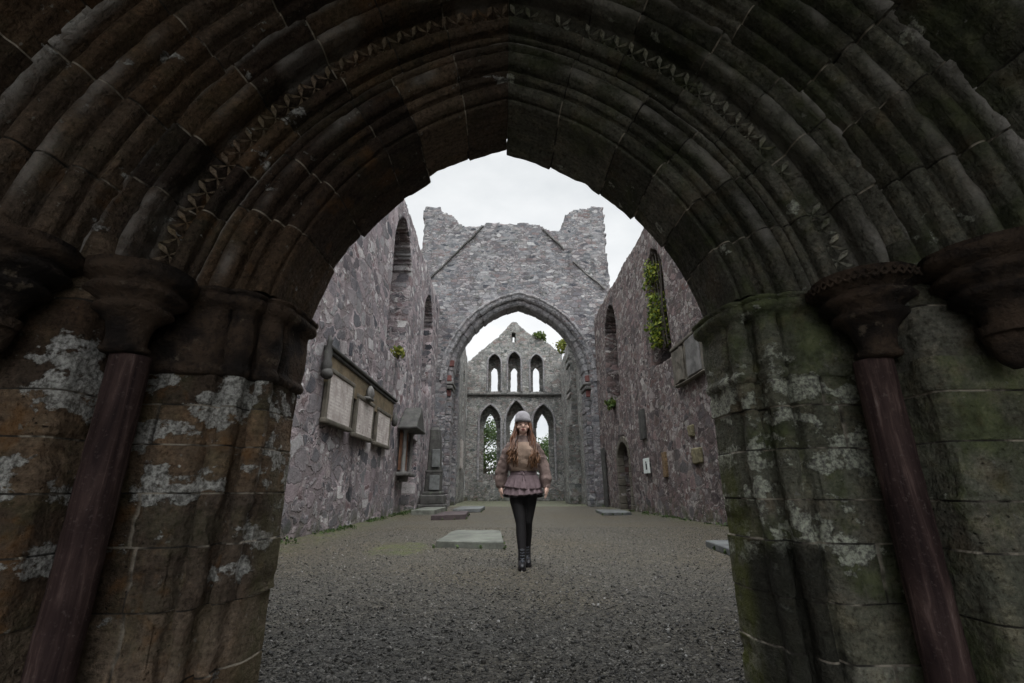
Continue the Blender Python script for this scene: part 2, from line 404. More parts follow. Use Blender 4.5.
def leaf_mat(name, stops):
    n = NT(name); r = n.geo('Random Per Island')
    c = n.ramp(r, stops); n.b.inputs['Roughness'].default_value = .6
    n.put(n.b.inputs['Base Color'], c); n.b.inputs['Specular IOR Level'].default_value = .3
    tr = n.t.nodes.new('ShaderNodeBsdfTranslucent'); n.put(tr.inputs[0], c)
    mx = n.t.nodes.new('ShaderNodeMixShader'); mx.inputs[0].default_value = .3
    n.t.links.new(n.b.outputs[0], mx.inputs[1]); n.t.links.new(tr.outputs[0], mx.inputs[2]); n.t.links.new(mx.outputs[0], n.out.inputs[0])
    return n.m
M['ivy'] = leaf_mat('ivy_leaf', [(0, (.025, .045, .008)), (.35, (.07, .11, .015)), (.7, (.17, .22, .02)), (1, (.32, .33, .05))])
M['shrub'] = leaf_mat('shrub_leaf', [(0, (.03, .055, .015)), (.5, (.06, .10, .02)), (1, (.13, .16, .04))])
M['yellow'] = leaf_mat('yellow_leaf', [(0, (.06, .09, .015)), (.5, (.16, .19, .03)), (1, (.27, .26, .05))])
M['tree'] = leaf_mat('tree_leaf', [(0, (.025, .045, .018)), (.5, (.05, .085, .025)), (1, (.10, .14, .05))])
M['bark'] = plain('bark', (.07, .06, .05), .9, 14, .4, .02)

# ------------------------------------------------------------------ foliage
def leaves(name, mat, pts, size, parent=None, base=None, face=None, jit=.5):
    pts = np.asarray(pts); n = len(pts)
    nrm = rng.normal(size=(n, 3))
    if face is not None: nrm = nrm * jit + np.asarray(face)
    nrm /= np.linalg.norm(nrm, axis=1)[:, None]
    a = np.cross(nrm, rng.normal(size=(n, 3))); a /= np.linalg.norm(a, axis=1)[:, None]
    b = np.cross(nrm, a); s = size * rng.uniform(.55, 1.25, n)[:, None]
    fold = nrm * s * .25
    V = np.stack([pts - a * s, pts + b * s * .62 + fold, pts + a * s, pts - b * s * .62 + fold], 1).reshape(-1, 3)
    F = np.arange(n * 4).reshape(-1, 4)
    o = link(name, from_np(name, V, F), mat, parent)
    if base is not None: rebase(o, base)
    return o

# ------------------------------------------------------------------ rubble wall panels
def wall_mesh(O, U, N, L, H, res, top, opens, T, K=4, back=True, seed=1, rough=.03, left=None, right=None):
    """vertical wall sheet in the plane through O along U and Z with thickness T behind it (-N); returns V,F"""
    O, U, N = (np.asarray(a, float) for a in (O, U, N)); Zv = np.array([0, 0, 1.])
    nu, nv = max(1, int(round(L / res))), max(1, int(round(H / res)))
    u = np.linspace(0, L, nu + 1); v = np.linspace(0, H, nv + 1)
    uc, vc = np.meshgrid((u[1:] + u[:-1]) / 2, (v[1:] + v[:-1]) / 2, indexing='ij')
    keep = vc < top(uc)
    for f in opens: keep &= ~f(uc, vc)
    if left is not None: keep &= uc > left(vc)
    if right is not None: keep &= uc < right(vc)
    UU, VV = np.meshgrid(u, v, indexing='ij')
    G = O + UU[..., None] * U + VV[..., None] * Zv
    G = G.reshape(-1, 3); ng = len(G)
    j = np.stack([fbm(G * 5, 2, seed), fbm(G * 5 + 31, 2, seed + 9)], 1) * res * .9
    bow = fbm(G * .45, 2, seed + 3) * rough * 1.5
    inner = ((UU > 1e-6) & (UU < L - 1e-6)).reshape(-1)
    G = G + (j[:, :1] * U) * inner[:, None] + j[:, 1:] * Zv * (VV.reshape(-1) > 0)[:, None] + bow[:, None] * N
    gid = np.arange(ng).reshape(nu + 1, nv + 1)
    flip = np.dot(np.cross(U, Zv), N) < 0
    q = np.stack([gid[:-1, :-1], gid[1:, :-1], gid[1:, 1:], gid[:-1, 1:]], -1)
    if flip: q = q[..., ::-1]
    Fs = [q[keep]]
    if back: Fs.append(q[keep][:, ::-1] + K * ng)
    # rims
    kp = np.pad(keep, 1)
    def rim(a, b, sel):
        a, b = a[sel], b[sel]
        for k in range(K):
            Fs.append(np.stack([b + k * ng, a + k * ng, a + (k + 1) * ng, b + (k + 1) * ng], 1) if not flip else
                      np.stack([a + k * ng, b + k * ng, b + (k + 1) * ng, a + (k + 1) * ng], 1))
    rim(gid[:-1, :-1], gid[1:, :-1], keep & ~kp[1:-1, :-2])      # below
    rim(gid[1:, 1:], gid[:-1, 1:], keep & ~kp[1:-1, 2:])         # above
    rim(gid[1:, :-1], gid[1:, 1:], keep & ~kp[2:, 1:-1])         # +u
    rim(gid[:-1, 1:], gid[:-1, :-1], keep & ~kp[:-2, 1:-1])      # -u
    V = np.concatenate([G - N * (T * k / K) for k in range(K + 1)])
    F = np.concatenate(Fs)
    used = np.unique(F); mp = np.zeros(len(V), int); mp[used] = np.arange(len(used))
    return V[used], mp[F]

def wall(name, parts, mat, parent=None, base=None):
    Vs, Fs, o = [], [], 0
    for kw in parts:
        V, F = wall_mesh(**kw); Vs.append(V); Fs.append(F + o); o += len(V)
    ob = link(name, from_np(name, np.concatenate(Vs), np.concatenate(Fs), smooth=True), mat, parent)
    if base is not None: rebase(ob, base)
    return ob

def pointed(u0, u1, z0, zs, zt):
    """pointed arch opening: jambs u0..u1 from z0, springing zs, apex zt"""
    w = (u1 - u0) / 2; uc = (u0 + u1) / 2; r = zt - zs
    c = max(0., (r * r - w * w) / (2 * w)); Rr = w + c
    def f(u, v):
        x = np.abs(u - uc)
        a = (v >= z0) & (v <= zs) & (x < w)
        b = (v > zs) & ((x + c) ** 2 + (v - zs) ** 2 < Rr * Rr)
        return a | b
    return f
def rect(u0, u1, z0, z1): return lambda u, v: (u > u0) & (u < u1) & (v > z0) & (v < z1)

# ------------------------------------------------------------------ swept mouldings
def roll(c, r, a0, a1, n=10):
    return [(c[0] + r * math.cos(R(a0 + (a1 - a0) * k / n)), c[1] + r * math.sin(R(a0 + (a1 - a0) * k / n))) for k in range(n + 1)]
def resample(pts, step):
    P = np.array(pts, float); seg = np.linalg.norm(np.diff(P, axis=0), axis=1); out = [P[0]]
    for a, b, l in zip(P, P[1:], seg):
        k = max(1, int(math.ceil(l / step)))
        for i in range(1, k + 1): out.append(a + (b - a) * i / k)
    return np.array(out)
def prof_normals(P):
    t = np.gradient(P, axis=0); t /= np.linalg.norm(t, axis=1)[:, None] + 1e-9
    return np.stack([-t[:, 1] * -1, t[:, 0] * -1], 1)  # rotated so that it looks to the air side

def sweep(prof, frames, grooves, stones, mapper, amp=.006, chip=.012, jitter=.006, seed=3, spall=0.):
    """prof (d,y) pts; frames: list of path params; grooves: inset per frame; stones: id per frame.
    mapper(P (n,2), s) -> (n,3) points and (n,3) air-side normals"""
    P = prof; Nn = prof_normals(P); n = len(P); Vs = []; st = []; jt = []
    for s, g, k in zip(frames, grooves, stones):
        r = np.random.default_rng(int(seed * 1000 + (k if k >= 0 else 0)))
        off = r.uniform(-jitter, jitter); offd = r.uniform(-jitter, jitter)
        Q = P - Nn * (g - off) + np.array([offd, 0]) * 1.
        v, nn = mapper(Q, Nn, s)
        a = fbm(v * 7, 3, seed) * amp * 1.0 + fbm(v * 40, 2, seed + 4) * amp * .35
        ch = np.clip(fbm(v * 6 + 50, 3, seed + 8) - .30, 0, 1) * chip * 4
        sp = sstep(.16, .30, fbm(v * np.array([4.5, 4.5, 7.]) + 20, 4, seed + 15)) * spall
        v = v + nn * (a - ch - sp)[:, None]
        Vs.append(v)
        rr = np.random.default_rng(int(seed * 77 + (k if k >= 0 else 0))).uniform()
        st.append(np.full(n, rr)); jt.append(np.full(n, 1. if g > .0025 else 0.))
    m = len(frames); ids = np.arange(m * n).reshape(m, n)
    F = np.stack([ids[:-1, :-1], ids[1:, :-1], ids[1:, 1:], ids[:-1, 1:]], -1).reshape(-1, 4)
    return np.concatenate(Vs), F, np.concatenate(st), np.concatenate(jt)
def along(P, m):
    l = np.concatenate([[0], np.cumsum(np.linalg.norm(np.diff(P, axis=0), axis=1))]); return np.tile(l, m)

def stone_frames(a, b, lens, joint, step, inset, close=True):
    """path params with narrow joint grooves between stones of the given lengths"""
    lens = np.array(lens, float); lens = lens / lens.sum() * (b - a)
    fr, gr, st = [], [], []; s = a; n = len(lens)
    for i, l in enumerate(lens):
        e = s + l; k = max(3, int(l / step))
        lo = s + joint if i else s; hi = e - joint if i < n - 1 else e
        xs = [lo, lo + joint * .35, lo + joint * .9] + list(np.linspace(lo + joint * 2.2, hi - joint * 2.2, k)) + [hi - joint * .9, hi - joint * .35, hi]
        for x in xs: fr.append(x); gr.append(0.); st.append(i)
        gr[-len(xs)] = gr[-1] = inset * .22
        if i < n - 1:
            for x in (e - joint * .62, e + joint * .62): fr.append(x); gr.append(inset); st.append(i)
        elif close:
            gr[-1] = inset
        s = e
    return fr, gr, st

# ==================================================================== PORTAL
S = .94; CZ = .83; W0 = 1.17 * S; ZS = CZ + .93 * S; PX = .02
WA, CC, ZC, DS = 1.13, .40, 1.40, .94      # arch centres lie below the imposts: a stilted two-centred point
portal = empty('arched_portal', (PX, 2.2, 0), 'dark moulded sandstone doorway arch of stepped orders with carved dogtooth, framing the foreground', 'archway')
def arch_map(side):
    def f(Q, Nn, t):
        d = Q[:, 0] * DS; Rr = WA + CC + d; t0 = np.arcsin((ZS - ZC) / Rr); th = t0 + (np.arccos(CC / Rr) - t0) * t
        c, s_ = np.cos(th), np.sin(th)
        x = PX + side * (-CC + Rr * c); z = ZC + Rr * s_
        v = np.stack([x, Q[:, 1], z], 1)
        nn = np.stack([side * c * Nn[:, 0], Nn[:, 1], s_ * Nn[:, 0]], 1)
        return v, nn
    return f
def jamb_map(side):
    def f(Q, Nn, z):
        d = Q[:, 0] + .05 * sstep(1.0, .1, z) * sstep(2.5 * S, 2.3 * S, Q[:, 1]) * sstep(.25 * S, .0, Q[:, 0])
        x = PX + side * (W0 + d)
        v = np.stack([x, Q[:, 1], np.full(len(Q), z)], 1)
        nn = np.stack([side * Nn[:, 0], Nn[:, 1], np.zeros(len(Q))], 1)
        return v, nn
    return f
def prof(pts, step=.011): return resample([(a * S, b * S) for a, b in pts], step)

ORD = [
 prof([(1.4, 2.62), (.3, 2.62), (.0, 2.62), (.0, 2.20), (.008, 2.18), (.025, 2.185)] + roll((.066, 2.165), .042, 165, 340) + [(.112, 2.18), (.125, 2.16)] + roll((.155, 2.14), .026, 170, 335) + [(.185, 2.155), (.195, 2.14)] +
      roll((.248, 2.115), .052, 180, 330) + [(.298, 2.13), (.31, 2.085), (.32, 2.075), (.362, 2.075), (.37, 2.085), (.372, 2.16)]),
 prof([(.345, 2.3), (.345, 2.06), (.36, 2.045), (.385, 2.06)] + roll((.418, 2.02), .036, 190, 330) + [(.452, 2.035), (.466, 2.105), (.572, 2.005), (.556, 1.93)] +
      roll((.592, 1.895), .034, 180, 330) + [(.625, 1.905), (.633, 1.865), (.675, 1.785), (.69, 1.775), (.70, 1.82)]),
 prof([(.67, 1.95), (.67, 1.74), (.685, 1.72), (.71, 1.735)] + roll((.745, 1.69), .04, 190, 330) + [(.79, 1.705), (.80, 1.675)] + roll((.84, 1.63), .042, 180, 330) + [(.885, 1.645), (.893, 1.61)] +
      roll((.925, 1.565), .034, 180, 330) + [(.962, 1.575), (.968, 1.50), (.985, 1.46), (1.0, 1.46), (1.01, 1.5)]),
 prof([(.98, 1.65), (.98, 1.40), (1.0, 1.38)] + roll((1.07, 1.31), .07, 190, 335) + [(1.14, 1.33), (1.16, 1.25), (1.2, 1.2), (1.6, 1.2)], .02),
]
COUNTS = [6, 7, 7, 8]
for i, P in enumerate(ORD):
    for side in (-1, 1):
        rs = np.random.default_rng(10 * i + side + 5)
        Rm = W0 + (.15 + .3 * i) * S
        lens = rs.uniform(.7, 1.35, COUNTS[i])
        fr, gr, st = stone_frames(0, 1, lens, .0042 / Rm / 1.45, .022 / Rm / 1.45, .004)
        V, F, a, j = sweep(P, fr, gr, st, arch_map(side), spall=.004, amp=.003, chip=.008, jitter=.003, seed=3 + i * 2 + side)
        if i == 0:   # broken arris along the far edge of the soffit
            n = len(P); far = (P[:, 1] > 2.5 * S) & (P[:, 0] < .1)
            VV = V.reshape(-1, n, 3)
            for r_, k in enumerate(st):
                q = np.random.default_rng(k * 13 + side + 50).uniform(-.03, .035)
                c = np.array([PX - side * CC, 0, ZC]); dirv = VV[r_][far] - c; dirv[:, 1] = 0
                dirv /= np.linalg.norm(dirv, axis=1)[:, None]
                VV[r_][far] += dirv * q
            V = VV.reshape(-1, 3)
        if side > 0: F = F[:, ::-1]
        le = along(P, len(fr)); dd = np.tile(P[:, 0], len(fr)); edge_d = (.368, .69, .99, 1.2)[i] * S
        lit_wear = sstep(.03, .006, np.abs(dd - edge_d)) * sstep(.0, -.02, np.tile(P[:, 1], len(fr)) - (2.12, 1.84, 1.53, 1.24)[i] * S)  # pale line along each arris paints in the light it catches
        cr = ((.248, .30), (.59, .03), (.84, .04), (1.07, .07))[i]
        lit_wear = np.maximum(lit_wear, .42 * sstep(-.25, .25, fbm(V * 5., 3, 90 + i)) * sstep(.045, .012, np.abs(dd - cr[0] * S)))  # wear on the roll crests joins the painted edge light
        o = link('arch_order', from_np('arch_order', V, F, True, {'stone': a, 'joint': j, 'run': le + 7.3 * i, 'worn': lit_wear}), M['arch_shade_l'] if side < 0 else M['arch_shade_r'], portal)
        rebase(o, (0, 0, 0)); o.location = (-PX, -2.2, 0)
# carved dogtooth: four-leaved pyramids standing in the hollow of the second order
for side in (-1, 1):
    mb = bmesh.new(); d0, y0 = .512 * S, 2.035 * S
    Rr = WA + CC + d0 * DS; tmin = math.asin((ZS - ZC) / Rr); tmax = math.acos(CC / Rr) - tmin; nteeth = int(Rr * tmax / .084)
    out2 = np.array([-.72, -.69])                      # air side of the hollow, in (d,y)
    tan2 = np.array([.69, -.72])
    rs = np.random.default_rng(5 + side)
    for k in range(nteeth):
        th = tmin + tmax * (k + .5) / nteeth; keepit = rs.uniform() > .06; worn = rs.uniform(.75, 1.1)
        if not keepit: continue
        def P3(u, v, h):   # u along the arc, v across, h out
            d = d0 + tan2[0] * v + out2[0] * h; y = y0 + tan2[1] * v + out2[1] * h
            a = th + u / Rr; rr = WA + CC + d * DS
            return Vector((PX + side * (-CC + rr * math.cos(a)), y, ZC + rr * math.sin(a)))
        hh = .052 * worn; hw = .040
        for su in (-1, 1):
            for sv in (-1, 1):
                u_, v_ = su * hw, sv * hw * 1.3
                ap = mb.verts.new(P3(0, 0, hh)); ap2 = mb.verts.new(P3(0, 0, hh * .45))
                tip = mb.verts.new(P3(u_, v_, .012)); t2 = mb.verts.new(P3(u_ * 1.05, v_ * 1.05, -.02))
                w = .010
                l1 = mb.verts.new(P3(u_ * .62 - sv * su * w * su, v_ * .62 + w * sv, hh * .42)); l2 = mb.verts.new(P3(u_ * .62 + w * su, v_ * .62 - w * sv, hh * .42))
                for f in ((ap, l1, tip), (ap, tip, l2), (ap2, tip, l1), (ap2, l2, tip), (ap, ap2, l1), (ap, l2, ap2), (tip, t2, l1), (tip, l2, t2)):
                    mb.faces.new(f)
    bmesh.ops.recalc_face_normals(mb, faces=mb.faces)
    me = bpy.data.meshes.new('dogtooth_ornament'); mb.to_mesh(me); mb.free()
    for nm, val in (('stone', 1.), ('joint', 0.)):
        at = me.attributes.new(nm, 'FLOAT', 'POINT'); at.data.foreach_set('value', np.full(len(me.vertices), val, dtype=np.float32))
    link('dogtooth_ornament', me, M['port_l'] if side < 0 else M['port_r'], portal, (-PX, -2.2, 0))

# jambs
JP = prof([(1.6, 2.62), (.5, 2.62), (.0, 2.62), (.0, 2.38), (.02, 2.355)] + roll((.045, 2.30), .045, 150, 320) + [(.09, 2.30), (.105, 2.26)] +
          roll((.14, 2.20), .05, 170, 320) + [(.19, 2.20), (.2, 2.15), (.225, 2.12), (.53, 2.12), (.545, 2.10), (.545, 1.83), (.56, 1.80), (.59, 1.785), (.96, 1.78), (.98, 1.76), (.98, 1.5), (1.0, 1.46), (1.28, 1.46), (1.3, 1.44), (1.3, 1.2)], .012)
HJ = {-1: [.22, .30, .27, .24, .23, .20, .17], 1: [.30, .24, .26, .2, .25, .22, .16]}
CAPB = CZ + .52 * S
for side in (-1, 1):
    fr, gr, st = stone_frames(-.05, CAPB, HJ[side], .0042, .022, .0045, False)
    P = JP
    V, F, a, j = sweep(P, fr, gr, st, jamb_map(side), amp=.006, chip=.014, jitter=.005, seed=21 + side, spall=.012)
    n = len(P); VV = V.reshape(-1, n, 3); A = a.reshape(-1, n); J = j.reshape(-1, n)
    face = np.where((P[:, 0] > .225 * S) & (P[:, 0] < .53 * S) & (P[:, 1] < 2.2 * S) & (P[:, 1] > 2. * S))[0]
    for r_, k in enumerate(st):                        # upright joints inside some courses
        q = np.random.default_rng(k * 7 + side + 3)
        for idx, nrm in ((face, (0, 1, 0)), (np.where((P[:, 0] > .6 * S) & (P[:, 0] < .95 * S))[0], (0, 1, 0))):
            if len(idx) == 0 or q.uniform() < .35: continue
            b = idx[0] + int(len(idx) * q.uniform(.25, .75))
            VV[r_][b] += np.array(nrm) * .008; J[r_][b] = 1
            A[r_][b + 1:idx[-1] + 200] = q.uniform()
    if side > 0: F = F[:, ::-1]
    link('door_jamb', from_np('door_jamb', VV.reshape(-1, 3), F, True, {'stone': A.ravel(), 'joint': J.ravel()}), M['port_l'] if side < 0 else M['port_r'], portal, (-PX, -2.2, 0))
    # plain stones behind the capitals, from the top of the jamb to the springing
    HP = prof([(.40, 2.135), (.53, 2.13), (.55, 2.11), (.555, 1.84), (.57, 1.81), (.60, 1.795), (.97, 1.79), (.99, 1.77), (.99, 1.5), (1.01, 1.47), (1.28, 1.47), (1.4, 1.4)], .02)
    fr2, gr2, st2 = stone_frames(CAPB - .03, ZS + .12, [1., 1.2], .0045, .025, .0045, False)
    V, F, a, j = sweep(HP, fr2, gr2, st2, jamb_map(side), amp=.005, chip=.012, jitter=.002, seed=25 + side)
    if side > 0: F = F[:, ::-1]
    link('springing_stone', from_np('springing_stone', V, F, True, {'stone': a, 'joint': j}), M['arch_shade_l'] if side < 0 else M['arch_shade_r'], portal, (-PX, -2.2, 0))
    # impost: capital block of the jamb with its projecting abacus
    keep = (P[:, 0] < .56 * S) & (P[:, 1] > 1.99 * S)
    IP = P[keep]; IP = IP[(IP[:, 0] < .52 * S)]
    zz = [(CAPB - .012, .03), (CAPB - .008, -.008), (CAPB + .004, -.016), (CAPB + .02, -.02), (CAPB + .035, -.012), (CAPB + .05, -.002)]
    zz += [(CAPB + .05 + .22 * k / 9, -.002 - .010 * math.sin(k / 9 * 3)) for k in range(1, 10)]
    zt = ZS
    zz += [(zt - .085, -.008), (zt - .078, -.03), (zt - .06, -.045), (zt - .045, -.05), (zt - .03, -.048), (zt - .022, -.03), (zt - .016, -.05), (zt - .004, -.055), (zt + .004, -.03), (zt + .006, .06)]
    zz = [z for z in zz if z[0] <= zt + .01]; zz.sort()
    Pn = np.minimum(IP, 9)
    V, F, a, j = sweep(IP, [z for z, _ in zz], [g for _, g in zz], [91 if z < zt - .1 else 92 for z, _ in zz], jamb_map(side), amp=.006, chip=.014, jitter=.0, seed=41 + side)
    if side > 0: F = F[:, ::-1]
    link('impost', from_np('impost', V, F, True, {'stone': a * .6, 'joint': j * 0}), M['cap'] if side < 0 else M['port_r'], portal, (-PX, -2.2, 0))
    # nook shaft and its moulded capital
    ax, ay = PX + side * (W0 + .452 * S), 1.965 * S
    zc = CZ + .545 * S; top = ZS - .012
    sh = MB(); sh.lathe([(.070, z) for z in np.linspace(-.1, zc, 90)], (ax, ay, 0), 36)
    sh.rough(.0035, 22, 0, 3 + side)
    link('shaft', sh.mesh('shaft', True), M['shaft'], portal, (-PX, -2.2, 0))
    H = top - zc
    cp = MB()
    pr = [(.07, 0), (.092, .004), (.1, .014), (.098, .026), (.082, .034), (.08, .05), (.085, .09), (.10, .13), (.13, .16), (.155, .172), (.165, .182), (.163, .195), (.145, .205),
          (.15, .215), (.185, .235), (.205, .245), (.21, .258), (.20, .272), (.185, .28), (.195, .29), (.232, .305), (.243, .32), (.243, .345), (.225, .352), (.228, .37), (.20, .376)]
    k_ = H / .37
    cp.lathe([(r * .83, z * k_) for r, z in pr], (ax + side * .01, ay - .03, zc), 48)
    cp.rough(.006, 11, 0, 13 + side); cp.rough(.006, 26, 0, 3 - side)
    cap = link('capital', cp.mesh('capital', True), M['cap'], portal, (-PX, -2.2, 0))
    # the outer order's capital: same moulded bell, its shaft lost, corbelled out of the next jamb
    oc = MB(); bx_, by_ = PX + side * (W0 + .775 * S), 1.66 * S
    oc.lathe([(r * .90, z * k_) for r, z in pr[3:]], (bx_, by_, zc), 48)
    oc.lathe([(.012, -.10), (.035, -.075), (.055, -.03), (.07, .02), (.082, .06)], (bx_, by_ + .02, zc), 24)
    oc.rough(.006, 11, 0, 33 + side); oc.rough(.006, 26, 0, 7 - side)
    link('outer_capital', oc.mesh('outer_capital', True), M['cap'], portal, (-PX, -2.2, 0))
    # jamb stone above the capital level of the recess, behind the arch springing
    if side > 0:          # lattice of nailhead on the right abacus
        zg = MB()
        for k in range(26):
            for t0, t1 in ((0, 1), (1, 0)):
                a0 = R(150 + k * 8.5); a1 = a0 + R(8.5)
                pts = [(ax + .01 + .209 * math.cos(a0 + (a1 - a0) * q), ay - .03 + .209 * math.sin(a0 + (a1 - a0) * q), zc + k_ * (.306 + .036 * (t0 + (t1 - t0) * q))) for q in (0, .33, .66, 1)]
                zg.tube(pts, .0055, 5)
        lo = link('lattice_carving', zg.mesh('lattice_carving'), M['cap'], cap)
# wall that the portal stands in: masonry both sides and above, then an added vault for shade before it
def arch_hole(dd):
    Rr = WA + CC + dd
    def f(u, v):
        x = np.abs(u - 4.0 - PX)
        return ((v < ZS) & (x < W0 + dd)) | ((v >= ZS) & ((x + CC) ** 2 + (v - ZC) ** 2 < Rr * Rr))
    return f
pw = wall('west_wall', [
    dict(O=(4.98, 2.455, 0), U=(-1, 0, 0), N=(0, 1, 0), L=8.46, H=5.4, res=.12, top=lambda u: 4.7 + .25 * n1(u.ravel(), 44).reshape(u.shape), opens=[lambda u, v: arch_hole(1.1)(8.98 - u, v)], T=1.05, K=3, seed=71),
    ], M['nave_right'], portal)
pw.location = (-PX, -2.2, 0)

# unseen barrel vault added round the camera to shade the portal
PV = prof([(1.55, 1.2), (1.25, 1.2), (1.18, 1.1), (1.18, -2.3), (1.18, -2.45), (2.1, -2.45)], .12)
for side in (-1, 1):
    fr, gr, st = stone_frames(0, 1, [1.] * 12, .0016, .02, .01)
    V, F, a, j = sweep(PV, fr, gr, st, arch_map(side), seed=81 + side)
    if side > 0: F = F[:, ::-1]
    link('shade_vault', from_np('shade_vault', V, F, True, {'stone': a, 'joint': j}), M['arch_shade_l'] if side < 0 else M['arch_shade_r'], portal, (-PX, -2.2, 0))
    fr, gr, st = stone_frames(-.05, ZS, [1.] * 6, .005, .06, .008, False)
    V, F, a, j = sweep(PV, fr, gr, st, jamb_map(side), seed=85 + side)
    if side > 0: F = F[:, ::-1]
    link('shade_side', from_np('shade_side', V, F, True, {'stone': a, 'joint': j}), M['arch_shade_l'] if side < 0 else M['arch_shade_r'], portal, (-PX, -2.2, 0))

# ==================================================================== GROUND
def gravel_mat():
    n = NT('wet_gravel'); p = n.coord()
    a = n.vor(p, 42); b = n.vor(n.v_('ADD', p, (3.1, 1.7, 0)), 95)
    r = n.sepc(a.outputs['Color'], 0); r2 = n.sepc(b.outputs['Color'], 0)
    stops = [(0, (.030, .029, .027)), (.35, (.07, .067, .06)), (.6, (.11, .105, .093)), (.82, (.17, .16, .14)), (.93, (.24, .23, .205)), (1, (.42, .41, .38))]
    c = n.mix(.4, n.ramp(r, stops), n.ramp(r2, stops))
    big = n.noise(p, .35, 4, .6); mid = n.noise(p, 2.3, 5, .65)
    yy0 = n.m_('ADD', n.sep(p, 1), n.m_('MULTIPLY', big, 3)); c = n.mix(1, c, n.mix(n.rng(yy0, 4., 8.), (.56, .56, .555), (.62, .575, .48)), 'MULTIPLY')
    c = n.mix(n.rng(big, .42, .62, 0, .5), c, n.mix(1, c, (1.1, .98, .74), 'MULTIPLY'))
    c = n.mix(n.rng(mid, .5, .68, 0, .4), c, n.mix(1, c, (.6, .58, .55), 'MULTIPLY'))
    y = n.sep(p, 1); x = n.sep(p, 0)
    # moss: along the foot of the walls, one patch beside the ledger slab, a green floor at the far end
    lw = n.rng(x, -3.5, -2.7, 1, 0); rw = n.rng(x, 5., 4.4, .7, 0)
    def blob(cx, cy, rx, ry):
        dx = n.m_('DIVIDE', n.m_('SUBTRACT', x, cx), rx); dy = n.m_('DIVIDE', n.m_('SUBTRACT', y, cy), ry)
        return n.rng(n.m_('ADD', n.m_('MULTIPLY', dx, dx), n.m_('MULTIPLY', dy, dy)), 1., .1)
    ms = n.m_('ADD', n.m_('ADD', lw, rw), n.m_('MULTIPLY', blob(-1.5, 7.5, .55, .95), 1.6))
    ms = n.m_('ADD', ms, n.m_('MULTIPLY', blob(-1.0, 30, 2.6, 4.), .6))
    mm = n.m_('MULTIPLY', ms, n.rng(n.noise(p, 3.5, 6, .7), .44, .60), clamp=True)
    c = n.mix(n.m_('MULTIPLY', mm, .85), c, n.mix(n.rng(mid, .3, .7), (.045, .06, .014), (.10, .12, .03)))
    far = n.rng(y, 24.5, 26.)
    c = n.mix(n.m_('MULTIPLY', far, .6), c, n.mix(n.rng(mid, .4, .6), (.20, .20, .15), (.13, .15, .07)))
    h = n.m_('SUBTRACT', 1, n.m_('ADD', n.m_('MULTIPLY', a.outputs['Distance'], 1.), n.m_('MULTIPLY', b.outputs['Distance'], .5)))
    n.bump(h, .02, 1.)
    return n.fin(c, n.rng(r2, 0, 1, .35, .85), .4)
M['gravel'] = gravel_mat()
def ground_h(x, y): 
    P = np.stack([x, y, np.zeros_like(x)], 1)
    h = .018 * fbm(P * .9, 3, 4)
    h = h + .05 * sstep(-2.9, -3.5, x) + .05 * sstep(4.4, 5., x)
    return h
gx = np.concatenate([[-400, -60, -12], np.linspace(-3.8, 5.3, 120), [12, 60, 400]])
gy = np.concatenate([[-300, -30, -3], np.linspace(0, 40, 260), [60, 150, 600]])
X, Y = np.meshgrid(gx, gy, indexing='ij'); Z = ground_h(X.ravel(), Y.ravel())
Z[(Y.ravel() < 0) | (Y.ravel() > 40)] = 0
gid = np.arange(X.size).reshape(X.shape)
Fq = np.stack([gid[:-1, :-1], gid[1:, :-1], gid[1:, 1:], gid[:-1, 1:]], -1).reshape(-1, 4)
g = link('ground', from_np('ground', np.stack([X.ravel(), Y.ravel(), Z], 1), Fq, True), M['gravel']); tag(g, kind='structure')
# loose stones of the gravel
def chip_mat():
    n = NT('gravel_chip'); r = n.geo('Random Per Island')
    c = n.ramp(r, [(0, (.028, .028, .027)), (.3, (.05, .049, .045)), (.6, (.078, .074, .066)), (.8, (.12, .112, .10)), (.93, (.19, .18, .165)), (1, (.32, .315, .30))])
    return n.fin(c, .6, .35)
N = 52000
t = rng.uniform(0, 1, N); py = 1.9 + 9.5 * t ** 1.5; px = rng.uniform(-1, 1, N) * np.minimum(.55 * py + .6, 5) + .1 + .03 * py
ok = (px > -3.2) & (px < 4.7) & ~((((px + 1.5) / .42) ** 2 + ((py - 7.5) / .75) ** 2 < 1) & (rng.uniform(size=N) < .85)) & ~((px < -2.6) & (rng.uniform(size=N) < .6)); px, py = px[ok], py[ok]; N = len(px)
sz = rng.lognormal(math.log(.0068), .38, N).clip(.003, .018)
oct_ = np.array([[1, 0, 0], [0, 1, 0], [-1, 0, 0], [0, -1, 0], [0, 0, .62], [0, 0, -.62]], float)
of = np.array([[0, 1, 4], [1, 2, 4], [2, 3, 4], [3, 0, 4], [1, 0, 5], [2, 1, 5], [3, 2, 5], [0, 3, 5]])
ang = rng.uniform(0, 2 * math.pi, N); tl = rng.normal(0, .45, (N, 2))
loc = oct_[None] * sz[:, None, None] * rng.uniform(.6, 1.35, (N, 6, 1))
ca, sa = np.cos(ang)[:, None], np.sin(ang)[:, None]
lx = loc[..., 0] * ca - loc[..., 1] * sa; ly = loc[..., 0] * sa + loc[..., 1] * ca
lz = loc[..., 2] + tl[:, :1] * lx + tl[:, 1:] * ly
V = np.stack([lx + px[:, None], ly + py[:, None], lz + (ground_h(px, py) + sz * .22)[:, None]], -1).reshape(-1, 3)
F = (of[None] + (np.arange(N) * 6)[:, None, None]).reshape(-1, 3)
gs = link('loose_gravel', from_np('loose_gravel', V, F), chip_mat()); tag(gs, 'loose grey brown gravel covering the floor of the roofless nave', 'gravel', kind='stuff')

